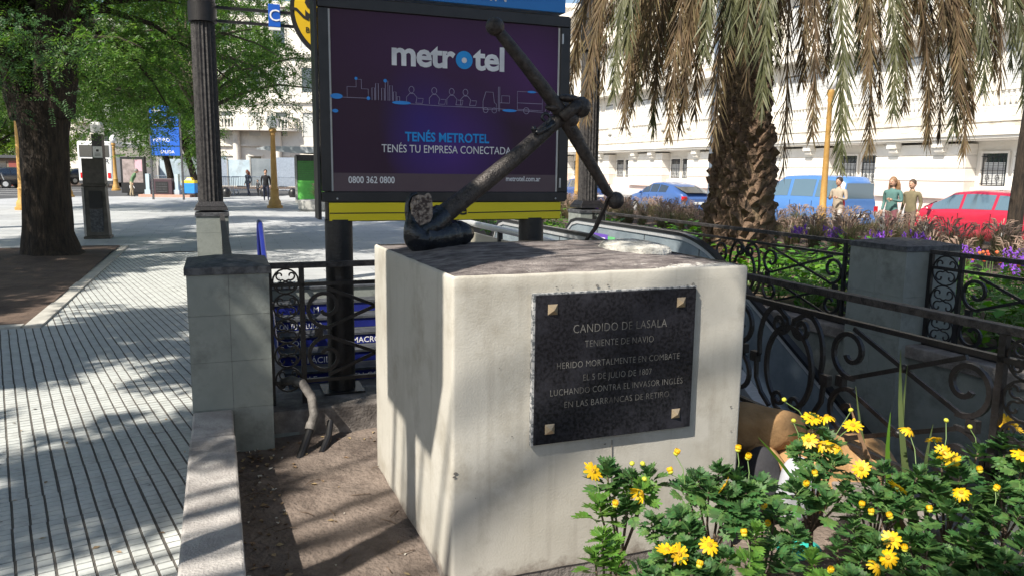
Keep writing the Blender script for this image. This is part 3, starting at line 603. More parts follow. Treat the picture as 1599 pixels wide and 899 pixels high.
text('Subte', .105, M_ktext, bb, (.637, V0+.002, 1.388), bold=.0025, ext=.0008, fit=.34)
b = MB(); b.box(-.16, 1.545, V0+.0, V0+.19, 2.825, 3.25); hd = obj('header_panel', b, M_skyblue, bb, bevel=.004); hd['label'] = 'bright blue header panel'
text('SAN MARTÍN', .17, M_wtext, bb, (.70, V0-.003, 2.862), ext=.0008, xs=.8)
for u in (-.10, 1.50):
    b = MB(); b.ball((u if u > 0 else u+.0, V0+.008, 1.50), .007, 8, 6); obj('rivet', b, M_steel, bb)
for z in (1.63, 2.66):
    b = MB(); b.box(1.524, 1.534, V0-.004, V0+.008, z-.05, z+.02); obj('latch', b, M_steel, bb)

# ============================================================ the pedestal, plaque and anchor
pd = thing('pedestal', 'whitewashed square concrete pedestal carrying the old iron anchor and the black plaque', 'pedestal', .7, .7, 0)
def wall_grid(b, P, n1, n2, amp):
    V = []; F = []
    for j in range(n2+1):
        for i in range(n1+1): V.append(P(i/n1, j/n2))
    for j in range(n2):
        for i in range(n1): a = j*(n1+1)+i; F.append((a, a+1, a+n1+2, a+n1+1))
    b.add(V, F)
b = MB(); S1, S2, ZB0, ZB1 = 1.42, 1.39, -.03, 1.284
def wob(s, z, k): return .0018*mn.noise(Vector((s*3, z*3, k)))+.0015*mn.noise(Vector((s*14, z*14, k)))
rc = .014
def sidepts():                                                     # rounded square outline
    out = []
    for (cx, cy, a0) in ((rc, rc, PI), (S1-rc, rc, 1.5*PI), (S1-rc, S2-rc, 0), (rc, S2-rc, .5*PI)):
        for k in range(4): a = a0+k*PI/6; out.append((cx+rc*math.cos(a), cy+rc*math.sin(a), math.cos(a), math.sin(a)))
        nxt = {PI: (1, 0), 1.5*PI: (0, 1), 0: (-1, 0), .5*PI: (0, -1)}[a0]; Ls = (S1 if nxt[0] else S2)-2*rc
        x0, y0, nx, ny = out[-1]
        for k in range(1, 30): out.append((x0+nxt[0]*Ls*k/30, y0+nxt[1]*Ls*k/30, nx, ny))
    return out
SP = sidepts(); n = len(SP); V = []; zs = [ZB0+(ZB1-.012-ZB0)*k/28 for k in range(29)]+[ZB1-.004, ZB1]
for kz, z in enumerate(zs):
    ins = .0 if kz < 29 else (.004 if kz == 29 else .012)
    for i, (x, y, nx, ny) in enumerate(SP):
        q = wob(x+y*1.7, z, 3)-ins; zz = z+(.003*mn.noise(Vector((x*9, y*9, 5))) if kz in (0, 29, 30, 28) else 0); V.append((x+nx*q-.045*(y/S2)*(1-x/S1), y+ny*q, zz))
F = [(k*n+i, k*n+(i+1) % n, (k+1)*n+(i+1) % n, (k+1)*n+i) for k in range(len(zs)-1) for i in range(n)]
b.add(V, F)
def splash(m_, zc):                                                # soil splashed and rubbed on the foot of the walls
    t = m_.node_tree; N = t.nodes; L = t.links; p = N['Principled BSDF']; cur = p.inputs['Base Color'].links[0].from_socket
    tc = N.new('ShaderNodeTexCoord'); sp = N.new('ShaderNodeSeparateXYZ'); L.new(tc.outputs['Object'], sp.inputs[0]); no = N.new('ShaderNodeTexNoise'); no.inputs['Scale'].default_value = 7; no.inputs['Detail'].default_value = 10; no.inputs['Roughness'].default_value = .75; L.new(tc.outputs['Object'], no.inputs[0])
    a_ = N.new('ShaderNodeMath'); a_.operation = 'MULTIPLY_ADD'; a_.inputs[1].default_value = .34; L.new(no.outputs[0], a_.inputs[0]); a_.inputs[2].default_value = -.17+zc
    d_ = N.new('ShaderNodeMath'); d_.operation = 'SUBTRACT'; L.new(a_.outputs[0], d_.inputs[0]); L.new(sp.outputs[2], d_.inputs[1])
    r_ = N.new('ShaderNodeMapRange'); r_.inputs[1].default_value = -.03; r_.inputs[2].default_value = .05; r_.inputs[4].default_value = .8; L.new(d_.outputs[0], r_.inputs[0])
    mx = N.new('ShaderNodeMix'); mx.data_type = 'RGBA'; L.new(r_.outputs[0], mx.inputs[0]); L.new(cur, mx.inputs[6]); mx.inputs[7].default_value = (.115, .085, .068, 1); cur = mx.outputs[2]
    mp = N.new('ShaderNodeMapping'); mp.inputs['Scale'].default_value = (16, 16, 1.1); L.new(tc.outputs['Object'], mp.inputs[0]); n2 = N.new('ShaderNodeTexNoise'); n2.inputs['Scale'].default_value = 1.3; n2.inputs['Detail'].default_value = 7; L.new(mp.outputs[0], n2.inputs[0])
    r2 = N.new('ShaderNodeMapRange'); r2.inputs[1].default_value = .55; r2.inputs[2].default_value = .78; r2.inputs[4].default_value = .55; L.new(n2.outputs[0], r2.inputs[0])
    m2 = N.new('ShaderNodeMix'); m2.data_type = 'RGBA'; L.new(r2.outputs[0], m2.inputs[0]); L.new(cur, m2.inputs[6]); m2.inputs[7].default_value = (.30, .275, .235, 1)
    vo = N.new('ShaderNodeTexVoronoi'); vo.feature = 'DISTANCE_TO_EDGE'; vo.inputs['Scale'].default_value = 1.7; vo.inputs['Randomness'].default_value = 1; wn = N.new('ShaderNodeVectorMath'); wn.operation = 'ADD'; L.new(tc.outputs['Object'], wn.inputs[0]); L.new(no.outputs[1], wn.inputs[1]); L.new(wn.outputs[0], vo.inputs[0])
    r5 = N.new('ShaderNodeMapRange'); r5.inputs[1].default_value = .0; r5.inputs[2].default_value = .004; r5.inputs[3].default_value = .5; r5.inputs[4].default_value = 0; L.new(vo.outputs[0], r5.inputs[0])
    m5 = N.new('ShaderNodeMix'); m5.data_type = 'RGBA'; L.new(r5.outputs[0], m5.inputs[0]); L.new(m2.outputs[2], m5.inputs[6]); m5.inputs[7].default_value = (.16, .14, .12, 1); L.new(m5.outputs[2], p.inputs['Base Color'])
splash(M_plaster, -.01); obj('block', b, M_plaster, pd, smooth=True, ang=1.2)
b = MB(); b.box(.004, S1-.006, .006, S2-.006, -.16, -.02); obj('footing', b, M_kerb, pd)
def topz(u, v):
    e = min(u, v, S1-u, S2-v); f = min(1, max(0, e)/.30)
    return 1.277+.026*f*f*(3-2*f)+.006*nz(u, v, 5)*min(1, e/.04+.3)+.004*nz(u, v, 22)
b = MB(); V = []; F = []; N1 = 90
for j in range(N1+1):
    for i in range(N1+1):
        u = .008+(S1-.016)*i/N1; v = .008+(S2-.016)*j/N1; V.append((u-.045*(v/S2)*(1-u/S1), v, topz(u, v)))
for j in range(N1):
    for i in range(N1): a = j*(N1+1)+i; F.append((a, a+1, a+N1+2, a+N1+1))
b.add(V, F)
def topmat():
    t = M_topdirt.node_tree; N = t.nodes; L = t.links; p = N['Principled BSDF']; cur = p.inputs['Base Color'].links[0].from_socket
    tc = N.new('ShaderNodeTexCoord'); sp = N.new('ShaderNodeSeparateXYZ'); L.new(tc.outputs['Object'], sp.inputs[0])
    def mr(sock, a, c, lo, hi):
        m = N.new('ShaderNodeMapRange'); m.inputs[1].default_value = a; m.inputs[2].default_value = c; m.inputs[3].default_value = lo; m.inputs[4].default_value = hi; L.new(sock, m.inputs[0]); return m.outputs[0]
    e1 = mr(sp.outputs[1], -.70, -.52, 1, 0); e2 = mr(sp.outputs[0], .0, .55, .25, 1)
    mu = N.new('ShaderNodeMath'); mu.operation = 'MULTIPLY'; L.new(e1, mu.inputs[0]); L.new(e2, mu.inputs[1])
    no = N.new('ShaderNodeTexNoise'); no.inputs['Scale'].default_value = 12; no.inputs['Detail'].default_value = 9; no.inputs['Roughness'].default_value = .75; L.new(tc.outputs['Object'], no.inputs[0])
    ad = N.new('ShaderNodeMath'); ad.operation = 'MULTIPLY_ADD'; ad.inputs[1].default_value = .42; L.new(mu.outputs[0], ad.inputs[0]); L.new(no.outputs[0], ad.inputs[2])
    f = mr(ad.outputs[0], .66, .72, 0, 1); mx = N.new('ShaderNodeMix'); mx.data_type = 'RGBA'; L.new(f, mx.inputs[0]); L.new(cur, mx.inputs[6]); mx.inputs[7].default_value = (.55, .53, .49, 1); L.new(mx.outputs[2], p.inputs['Base Color'])
topmat(); obj('mortar_top', b, M_topdirt, pd, smooth=True, ang=3)
# drip crack below the plaque and chips on the corner
b = MB(); b.sweep([(.735, -.004, .53), (.737, -.004, .47), (.734, -.004, .40), (.738, -.004, .31)], .0022, .003, (0, 1, 0)); b.mi = 0
for x, z, r in ((.70, .515, .007), (.012, .47, .013), (.008, .455, .010), (.45, 1.225, .006), (.52, 1.228, .004), (.64, 1.222, .012), (.69, 1.224, .009), (1.12, 1.21, .014), (1.09, 1.205, .009), (1.36, .62, .008), (1.37, .50, .006), (.20, .9, .004), (.26, .60, .005), (.10, .35, .004)):
    b.add([(x+r*random.uniform(.5, 1)*math.cos(a), -.0042, z+r*.6*random.uniform(.5, 1)*math.sin(a)) for a in [k*PI/4 for k in range(8)]], [tuple(range(8))])
obj('chips', b, mat('bare_mortar', (.13, .12, .11), (.2, .19, .17), rough=.95), pd)['kind'] = 'stuff'
pl = thing('plaque', 'black granite commemorative plaque with faded engraved letters on the pedestal front', 'plaque', .73, 0, .56)
b = MB(); b.box(.348, 1.122, -.028, -.004, .557, 1.197); obj('granite_slab', b, M_granite, pl, bevel=.002)
b = MB(); b.box(.338, .3475, -.024, -.0035, .552, 1.20); b.box(.338, 1.128, -.020, -.0035, 1.1975, 1.204); obj('adhesive_seam', b, mat('grey_adhesive', (.10, .11, .12), (.4, .4, .4), rough=.9, scale=60, w2=.2), pl)
for u, z in ((.424, 1.136), (1.045, 1.136), (1.043, .627), (.421, .622)):
    b = MB(); s_ = .022; b.add([(u-s_, -.029, z-s_), (u+s_, -.029, z-s_), (u+s_, -.029, z+s_), (u-s_, -.029, z+s_), (u, -.046, z)], [(0, 1, 4), (1, 2, 4), (2, 3, 4), (3, 0, 4), (0, 3, 2, 1)]); obj('stud', b, M_bronze, pl)
for s_, z, sz, fw_, cx in (('CANDIDO DE LASALA', 1.030, .052, .455, .748), ('TENIENTE DE NAVIO', .966, .042, .335, .745), ('HERIDO MORTALMENTE EN COMBATE', .880, .040, .60, .748), ('EL 5 DE JULIO DE 1807', .820, .040, .335, .740), ('LUCHANDO CONTRA EL INVASOR INGLÉS', .765, .040, .65, .745), ('EN LAS BARRANCAS DE RETIRO', .708, .040, .515, .745)):
    text(s_, sz, M_engrave, pl, (cx, -.0283, z), align='CENTER', ext=.0003, fit=fw_, sp=1.06, bold=-.0006, name='engraved_line')

an = thing('anchor', 'old black iron anchor with ball-ended stock resting on the pedestal top', 'anchor', .3, 1.0, 1.28)
def limb(name, pts, rad, m, n=14, jit=.05, sub=6):
    P = [Vector(p) for p in pts]; Q = []; Rr = []
    for i in range(len(P)-1):
        a, b_, c, d = P[max(i-1, 0)], P[i], P[i+1], P[min(i+2, len(P)-1)]
        for k in range(sub):
            t = k/sub; Q.append(.5*((2*b_)+(c-a)*t+(2*a-5*b_+4*c-d)*t*t+(3*b_-a-3*c+d)*t**3)); Rr.append((rad[i]*(1-t)+rad[i+1]*t)*(1+random.uniform(-jit, jit)))
    Q.append(P[-1]); Rr.append(rad[-1]); b = MB(); b.tube(Q, Rr, n)
    b.v = [tuple(Vector(v)*1) for v in b.v]; return obj(name, b, m, an, smooth=True, ang=1.3)
limb('shank', [(.10, .98, 1.37), (.288, 1.05, 1.485), (.64, 1.075, 1.745), (.90, 1.09, 1.955), (1.01, 1.10, 2.03)], [.058, .052, .045, .040, .046], M_anchor, 16, .012, 8)
limb('stock', [(.545, 1.03, 2.428), (.74, 1.05, 2.235), (.95, 1.09, 2.02), (1.13, 1.14, 1.80), (1.31, 1.20, 1.585)], [.029, .036, .042, .037, .028], M_anchor, 14, .02, 8)
b = MB(); b.ball((.533, 1.025, 2.44), .050, 14, 10, (1, 1, .95), .02); obj('stock_ball', b, M_anchor, an, smooth=True, ang=2)
b = MB(); b.ball((1.375, 1.21, 1.532), .052, 14, 10, (1, 1, 1), .02); obj('stock_ball', b, M_anchor, an, smooth=True, ang=2)
limb('stock_tip', [(1.30, 1.20, 1.597), (1.33, 1.205, 1.572), (1.36, 1.21, 1.545)], [.033, .024, .02], M_anchor, 10, .02, 3)
b = MB(); b.ball((1.065, 1.08, 2.055), .058, 14, 10, (1, 1, 1), .04); b.ball((.985, 1.07, 2.10), .04, 10, 8, (1.75, .9, .55), .05); b.ball((.90, 1.07, 2.045), .03, 10, 8, (1.9, .9, .7), .05); obj('shackle_knob', b, M_anchor, an, smooth=True, ang=2)
b = MB(); b.ball((1.0, 1.10, 1.995), .056, 14, 10, (1.15, 1, 1.05), .04); b.tube([(.93, 1.03, 1.99), (1.02, 1.04, 2.06), (1.06, 1.10, 2.07)], [.03, .035, .03], 10); obj('eye_hub', b, M_anchor, an, smooth=True, ang=2)
b = MB(); b.tube([Vector((.87, 1.035, 1.94))+Vector((x, 0, z)) for x, z in spiral(-.04, .045, .034, .012, -1.2, 4.6, 14)], .009, 8); b.tube([(.76, 1.04, 1.915), (.79, 1.03, 1.905), (.83, 1.03, 1.925), (.88, 1.035, 1.965)], [.010, .014, .017, .02], 8); b.ball((.765, 1.035, 1.925), .017, 8, 6); obj('forged_hook', b, M_anchorb, an, smooth=True, ang=2)
b = MB(); b.sweep([(1.332, 1.19, 1.57), (1.318, 1.23, 1.50), (1.285, 1.29, 1.36), (1.252, 1.34, 1.285)], [.030, .03, .028, .020], .02, (.3, -.9, .1)); obj('support_leg', b, M_anchor, an, bevel=.003)
# crown with its two arms, and the fluke palm standing up
limb('crown', [(.075, .965, 1.50), (.065, .955, 1.44), (.075, .95, 1.39), (.105, .965, 1.355), (.18, 1.00, 1.345), (.27, 1.05, 1.355), (.36, 1.09, 1.358), (.435, 1.12, 1.366)], [.016, .030, .055, .078, .080, .082, .072, .022], M_anchorb, 18, .006, 7)
limb('arm_root', [(.06, .96, 1.36), (.16, .99, 1.405), (.25, 1.035, 1.462)], [.05, .070, .066], M_anchorb, 16, .006, 5)
b = MB(); pr = [(-.046, -.13), (-.038, -.07), (-.056, -.01), (-.060, .04), (-.048, .078), (-.015, .092), (.02, .090), (.040, .104), (.054, .085), (.060, .03), (.056, -.02), (.030, -.07), (.0, -.12)]
b.prism(pr, lambda x, z: (.117+x, .935+z*.12, 1.482+z), lambda x, z: (.117+x*.9, .967+z*.12, 1.482+z*.96)); obj('fluke_palm', b, [M_palm_face], an, bevel=.006)
limb('fluke_rim', [(.07, .955, 1.40), (.052, .965, 1.46), (.050, .97, 1.52), (.068, .975, 1.565), (.10, .98, 1.578)], [.028, .016, .014, .012, .008], M_anchorb, 10, .03, 4)
b = MB(); b.ball((.33, 1.07, 1.362), .082, 16, 10, (1.35, .8, .88), .02); obj('far_fluke', b, M_anchorb, an, smooth=True, ang=2)
# flat broken stone
random.seed(5); out = [(1.03, .68), (1.05, .56), (1.10, .42), (1.20, .38), (1.275, .43), (1.30, .56), (1.33, .74), (1.34, .90), (1.26, .93), (1.19, .88), (1.10, .84), (1.055, .78)]
b = MB(); k = len(out); c0 = (1.18, .65)
lay = [(1.0, 1.288), (1.03, 1.302), (.99, 1.324), (.90, 1.333), (.6, 1.336), (.25, 1.337)]; V = []
for s_, z in lay:
    for x, y in out: V.append((c0[0]+(x-c0[0])*s_*random.uniform(.965, 1.03), c0[1]+(y-c0[1])*s_*random.uniform(.965, 1.03), z+random.uniform(-.003, .004)))
b.add(V, [(a*k+i, a*k+(i+1) % k, (a+1)*k+(i+1) % k, (a+1)*k+i) for a in range(len(lay)-1) for i in range(k)]+[tuple(range((len(lay)-1)*k, len(lay)*k))])
o = obj('flat_stone', b, M_stone, at=(1.18, .65, 1.27)); tag(o, 'flat pale broken stone lying on the right of the pedestal top', 'stone')
sb = o.modifiers.new('s', 'SUBSURF'); sb.subdivision_type = 'SIMPLE'; sb.levels = sb.render_levels = 2
tx = bpy.data.textures.new('crumble', 'CLOUDS'); tx.noise_scale = .02; dm = o.modifiers.new('d', 'DISPLACE'); dm.texture = tx; dm.strength = .012

# the traffic style sign panel on a post at the path (its shadow falls on the pedestal)
t = thing('sign_panel_post', 'rectangular sign panel on a round post, standing left of the low wall', 'sign', -2.19, -.55, 0)
b = MB(); b.lathe([(.075, 0), (.075, 3.4)], (-2.19, -.55, 0), 16); obj('post', b, M_greyb, t, smooth=True)
b = MB(); b.prism([(-.10, 3.27), (-.10, 4.9), (-1.05, 4.9), (-1.05, 3.52), (-.92, 3.25)], lambda y, z: (-2.24, y, z), lambda y, z: (-2.14, y, z)); obj('panel', b, M_iron, t)

# ============================================================ people
def person(name_label, x, y, z, rot, h, joints, zones, hair=None, hairc=None, extras=None, grp=None):
    """joints: dict of body points for a person 1 unit tall (x right, y ahead, z up); zones(p) -> material index."""
    t = wthing('person', name_label, 'person', x, y, z, rot, grp)
    J = joints; names = ['pelvis', 'waist', 'chest', 'neck', 'headb', 'shL', 'elL', 'haL', 'shR', 'elR', 'haR', 'hiL', 'knL', 'anL', 'toL', 'hiR', 'knR', 'anR', 'toR']
    rad = dict(pelvis=.085, waist=.075, chest=.088, neck=.032, headb=.036, shL=.042, elL=.028, haL=.018, shR=.042, elR=.028, haR=.018, hiL=.058, knL=.038, anL=.024, toL=.022, hiR=.058, knR=.038, anR=.024, toR=.022)
    ed = [(0, 1), (1, 2), (2, 3), (3, 4), (2, 5), (5, 6), (6, 7), (2, 8), (8, 9), (9, 10), (0, 11), (11, 12), (12, 13), (13, 14), (0, 15), (15, 16), (16, 17), (17, 18)]
    me = bpy.data.meshes.new('body'); me.from_pydata([tuple(c*h for c in J[n_]) for n_ in names], ed, []); o = bpy.data.objects.new('body', me); COL.objects.link(o)
    sm = o.modifiers.new('skin', 'SKIN'); ss = o.modifiers.new('sub', 'SUBSURF'); ss.levels = 1
    for i, n_ in enumerate(names): me.skin_vertices[0].data[i].radius = (rad[n_]*h*(1.12 if n_ in ('pelvis', 'chest', 'waist') else 1), rad[n_]*h*(.78 if n_ in ('pelvis', 'chest', 'waist') else 1)); me.skin_vertices[0].data[i].use_root = (i == 0)
    dg = bpy.context.evaluated_depsgraph_get(); m2 = bpy.data.meshes.new_from_object(o.evaluated_get(dg)); bpy.data.objects.remove(o)
    ms, fn = zones; m2.materials.clear()
    for m_ in ms: m2.materials.append(m_)
    for p in m2.polygons: p.material_index = fn(p.center.x/h, p.center.y/h, p.center.z/h)
    m2.shade_smooth(); body = bpy.data.objects.new('body', m2); link(body, t)
    hc = Vector(J['head'])*h; b = MB(); b.ball(hc, .062*h, 16, 12, (.80, .95, 1.18)); b.ball(hc+Vector((0, .062*h, -.008*h)), .011*h, 8, 6, (1, 1.3, 1.2)); b.ball(hc+Vector((0, .054*h, -.040*h)), .010*h, 8, 6, (1.6, .6, .5))
    for sx in (-1, 1): b.ball(hc+Vector((sx*.05*h, -.004*h, -.005*h)), .013*h, 8, 6, (.4, .8, 1.2))
    obj('head', b, M_skin, t, smooth=True, ang=3)
    b = MB()
    for sx in (-1, 1): b.ball(hc+Vector((sx*.020*h, .054*h, .010*h)), .006*h, 6, 5)
    obj('eyes', b, M_black, t)
    b = MB(); b.ball(hc+Vector((0, -.010*h, .018*h)), .066*h, 16, 12, (.86, .95, 1.06), .03)
    if hair == 'long': 
        for k in range(9): sx = (k-4)*.013*h; b.tube([hc+Vector((sx, -.035*h, .03*h)), hc+Vector((sx*1.3, -.062*h, -.04*h)), hc+Vector((sx*1.5, -.066*h, -.12*h)), hc+Vector((sx*1.3, -.055*h, -.20*h+abs(sx)))], [.022*h, .024*h, .019*h, .004*h], 7)
    else:
        b.v = [(x_, y_, max(z_, hc.z-.012*h) if y_ > hc.y-.01*h else z_) for x_, y_, z_ in b.v]; b.v = [(x_, min(y_, hc.y+.045*h), z_) for x_, y_, z_ in b.v]
    obj('hair', b, hairc or mat('dark_hair', (.014, .010, .008), (.03, .02, .016), rough=.7), t, smooth=True, ang=3)
    b = MB()                                                      # hands: palm, four fingers and a thumb
    for s_, hk, ek in ((-1, 'haL', 'elL'), (1, 'haR', 'elR')):
        H_ = Vector(J[hk])*h; d = (H_-Vector(J[ek])*h).normalized(); q = d.cross(Vector((0, 1, 0))); q = q.normalized() if q.length > .1 else Vector((1, 0, 0)); pn = d.cross(q)
        b.tube([H_, H_+d*.025*h, H_+d*.045*h], [.013*h, .018*h, .016*h], 8)
        for k in range(4):
            r_ = H_+d*.045*h+q*(k-1.5)*.0095*h; L_ = (.034, .042, .04, .03)[k]*h; b.tube([r_, r_+d*L_*.55+pn*.003*h, r_+d*L_+pn*.012*h], [.0048*h, .0045*h, .0035*h], 6)
        r_ = H_+d*.015*h+q*s_*.014*h; b.tube([r_, r_+d*.016*h+q*s_*.016*h, r_+d*.036*h+q*s_*.016*h], [.006*h, .0055*h, .004*h], 6)
    obj('hands', b, M_skin, t, smooth=True, ang=3)
    if extras: extras(t, h)
    return t
def pose(lean=0, stride=.10, armL=None, armR=None, twist=0):
    J = dict(pelvis=(0, 0, .52), waist=(0, .01, .60), chest=(0, .012, .725), neck=(0, .008, .83), headb=(0, .014, .875), head=(0, .022, .925),
             shL=(-.115, .0, .785), elL=(-.14, -.03, .62), haL=(-.13, .03, .49), shR=(.115, 0, .785), elR=(.14, -.03, .62), haR=(.13, .05, .49),
             hiL=(-.055, 0, .49), knL=(-.06, stride*.55, .275), anL=(-.06, stride*.6, .045), toL=(-.06, stride*.6+.075, .018),
             hiR=(.055, 0, .49), knR=(.06, -stride*.1, .275), anR=(.06, -stride, .06), toR=(.06, -stride+.07, .018))
    if armL: J['elL'], J['haL'] = armL
    if armR: J['elR'], J['haR'] = armR
    if lean:
        c, s_ = math.cos(lean), math.sin(lean)
        for k in ('waist', 'chest', 'neck', 'headb', 'head', 'shL', 'shR', 'elL', 'elR', 'haL', 'haR'):
            x, y, z = J[k]; z -= .52; J[k] = (x, y*c+z*s_, .52+z*c-y*s_)
    return J
def cl(top, bottom, shoes=None, waist=.50, neck=.825, sleeve=True):
    return ([bottom, top, M_skin, shoes or M_black], lambda x, y, z: 3 if z < .045 else (0 if z < waist and abs(x) < .105 else (2 if z > neck and abs(x) < .06 else 1)))
C = lambda n_, a: mat(n_, a, tuple(min(1, c*1.25) for c in a), rough=.9, scale=6, bump=.5)
def red_bag(t, h):
    b = MB(); b.ball((.0, -.13*h, .55*h), .07*h, 10, 8, (.6, .8, 1.2)); obj('bag', b, C('red_bag', (.5, .03, .03)), t, smooth=True, ang=3)
hold = ((.15, .02, .63), (.07, .15, .66)); holdL = ((-.15, .02, .63), (-.07, .15, .66))
person('woman in a beige jacket with a red bag walking past the blue van', *G(15.3, 13.95), R(128), 1.63, pose(0, .09, holdL, hold), cl(C('beige_jacket', (.32, .27, .21)), C('pale_trousers', (.40, .37, .36)), waist=.46), None, None, red_bag)
person('woman with long fair brown hair and a teal top walking right of the van', *G(15.4, 12.2), R(128), 1.66, pose(.03, .10, holdL, None), cl(C('teal_top', (.07, .15, .14)), C('maroon_skirt', (.14, .05, .06)), waist=.50), 'long', mat('fair_brown_hair', (.16, .085, .04), (.28, .16, .08), rough=.6))
person('companion in an olive brown top half hidden behind the long haired woman', *G(16.0, 12.15), R(128), 1.60, pose(0, .08), cl(C('olive_top', (.14, .12, .07)), C('brown_trousers', (.12, .09, .07))), None, mat('brown_hair', (.05, .028, .018), (.08, .05, .03), rough=.7))
person('man in a green shirt and khaki trousers bending forward near the advertising panel', -21.3, 43.2, 0, R(-60), 1.62, pose(.42, .06), cl(C('green_shirt', (.08, .15, .075)), C('khaki_trousers', (.33, .27, .18))), None, mat('grey_hair', (.2, .19, .18), rough=.8))
person('person in dark clothes walking across the sunny square beside a child', -15.9, 46.5, 0, R(150), 1.55, pose(.05, .12), cl(C('navy_shirt', (.03, .04, .06)), C('dark_jeans', (.025, .03, .055))), 'long', mat('reddish_hair', (.22, .07, .04), rough=.7))
person('small child in dark clothes walking on the square beside an adult', -15.25, 46.3, 0, R(160), .98, pose(.02, .12), cl(C('grey_shirt', (.06, .06, .065)), C('black_trousers', (.015, .015, .018))))
person('person in a black shirt standing behind the ochre lamp post on the square', -12.9, 40.4, 0, R(200), 1.6, pose(0, .05), cl(C('black_shirt', (.012, .012, .015)), C('dark_jeans', (.025, .03, .055))))
person('person in a bright blue shirt and white cap standing behind the dark gate box', -20.9, 47.5, 0, R(120), 1.62, pose(.08, .05), cl(C('bright_blue_shirt', (.03, .14, .36)), C('dark_jeans', (.025, .03, .055))), None, mat('white_hair', (.6, .6, .6), rough=.7))

# the person curled up behind the daisies
Jc = dict(pelvis=(0, 0, .13), waist=(.09, .02, .17), chest=(.20, .03, .175), neck=(.31, .03, .13), headb=(.345, .03, .11), head=(.38, .03, .09),
          shL=(.26, -.05, .20), elL=(.34, -.12, .13), haL=(.42, -.10, .05), shR=(.25, .11, .16), elR=(.33, .15, .09), haR=(.40, .08, .04),
          hiL=(-.01, -.05, .14), knL=(.05, -.16, .235), anL=(-.02, -.23, .03), toL=(.03, -.27, .02), hiR=(-.02, .05, .10), knR=(.08, -.06, .05), anR=(-.05, -.16, .03), toR=(-.02, -.23, .02))
pp = G(1.50, .52)
person('person in a tan jacket and dark trousers curled up on the ground behind the daisies', pp.x-.10, pp.y+.05, -.02, R(-10), 1.65, Jc, ([M_trou, M_tan, M_skin, M_black], lambda x, y, z: 0 if x < .03 else (2 if x > .325 and abs(y-.03) < .05 and z > .08 else 1)))
def blob_cloth(name, label, cat, c, r, sc, m, seed, group=None):
    random.seed(seed); b = MB(); b.ball(c, r, 28, 18, sc)
    b.v = [(x+.03*r*5*mn.noise(Vector((x*7, y*7, z*7+seed))), y+.03*r*5*mn.noise(Vector((x*7+9, y*7, z*7))), max(-.09, z+.03*r*6*mn.noise(Vector((x*6, y*6+5, z*9))))) for x, y, z in b.v]
    o = obj(name, b, m, smooth=True, ang=3, at=(0, 0, 0)); o.location = (0, 0, 0); o.rotation_euler = (0, 0, 0)
    me = o.data; ctr = Vector(c); me.transform(Matrix.Translation(-ctr)); o.location = ctr; tag(o, label, cat, group); return o
blob_cloth('jacket_bundle', 'rumpled tan cloth bulging out behind the right side of the pedestal', 'cloth', (1.33, 3.98, .34), .2, (1.25, .7, .72), M_tan, 2)
blob_cloth('blanket', 'tan blanket spread low behind the tallest daisies', 'blanket', (1.72, 3.92, .14), .28, (1.25, .8, .75), M_tan, 4)
blob_cloth('trouser_bundle', 'dark grey folded cloth between the pedestal and the white sack', 'cloth', (1.29, 3.76, .13), .15, (.75, .6, 1.2), M_trou, 6)
blob_cloth('white_sack', 'white cloth sack half hidden behind the daisies', 'sack', (1.45, 3.70, .12), .16, (.62, .5, 1.15), M_wcloth, 7)
blob_cloth('plastic_bag', 'small teal plastic bag on the ground behind the daisies', 'bag', (1.35, 3.36, -.02), .10, (1.0, .7, .55), M_teal, 9)

# ============================================================ daisies
def leaf_shape(L, W, bend, lobes=5):
    V = []; F = []
    def P(s, t): return (s, t*L, -bend*L*t*t*.55+abs(s)*.25)
    ts = [0, .12, .3, .46, .62, .78, .9, 1.0]; hw = [.018, .02, .035, .045, .045, .035, .02, .003]
    for t, h_ in zip(ts, hw): V += [P(-h_*W*3, t), P(h_*W*3, t)]
    for i in range(len(ts)-1): F.append((2*i, 2*i+1, 2*i+3, 2*i+2))
    for i in range(lobes):
        t0 = .22+.145*i; ln_ = W*(.55, .95, 1.0, .8, .5)[i]
        for sg in (-1, 1):
            n_ = len(V); V += [P(sg*.02*W*3, t0), P(sg*.02*W*3, t0+.11), P(sg*ln_*.55, t0+.25), P(sg*ln_*1.05, t0+.28), P(sg*ln_*.78, t0+.08)]
            F.append((n_, n_+4, n_+3, n_+2, n_+1) if sg > 0 else (n_+1, n_+2, n_+3, n_+4, n_))
    return V, F
def rosette(seed, n, L, m, name='leaf_cluster'):
    random.seed(seed); b = MB()
    for k in range(n):
        q = k/n; az = k*2.4+random.uniform(-.3, .3); tilt = R(12+75*q+random.uniform(-10, 14)); l = L*(.55+.55*min(1, q*1.6))*random.uniform(.85, 1.15)
        V, F = leaf_shape(l, l*random.uniform(.42, .56), random.uniform(.2, .8)); M = Matrix.Rotation(az, 3, 'Z') @ Matrix.Rotation(PI/2-tilt, 3, 'X') @ Matrix.Rotation(random.uniform(-.4, .4), 3, 'Y')
        o_ = Vector((0, 0, .01-.075*q*L/.07)); b.add([M @ Vector(p)+o_ for p in V], F)
    me = bpy.data.meshes.new(name); me.from_pydata(b.v, [], b.f); me.materials.append(m); return me
ROS = [rosette(k, 13+k % 3*3, .074, M_leaff) for k in range(6)]; ROSL = [rosette(20+k, 13, .072, M_leafl) for k in range(3)]
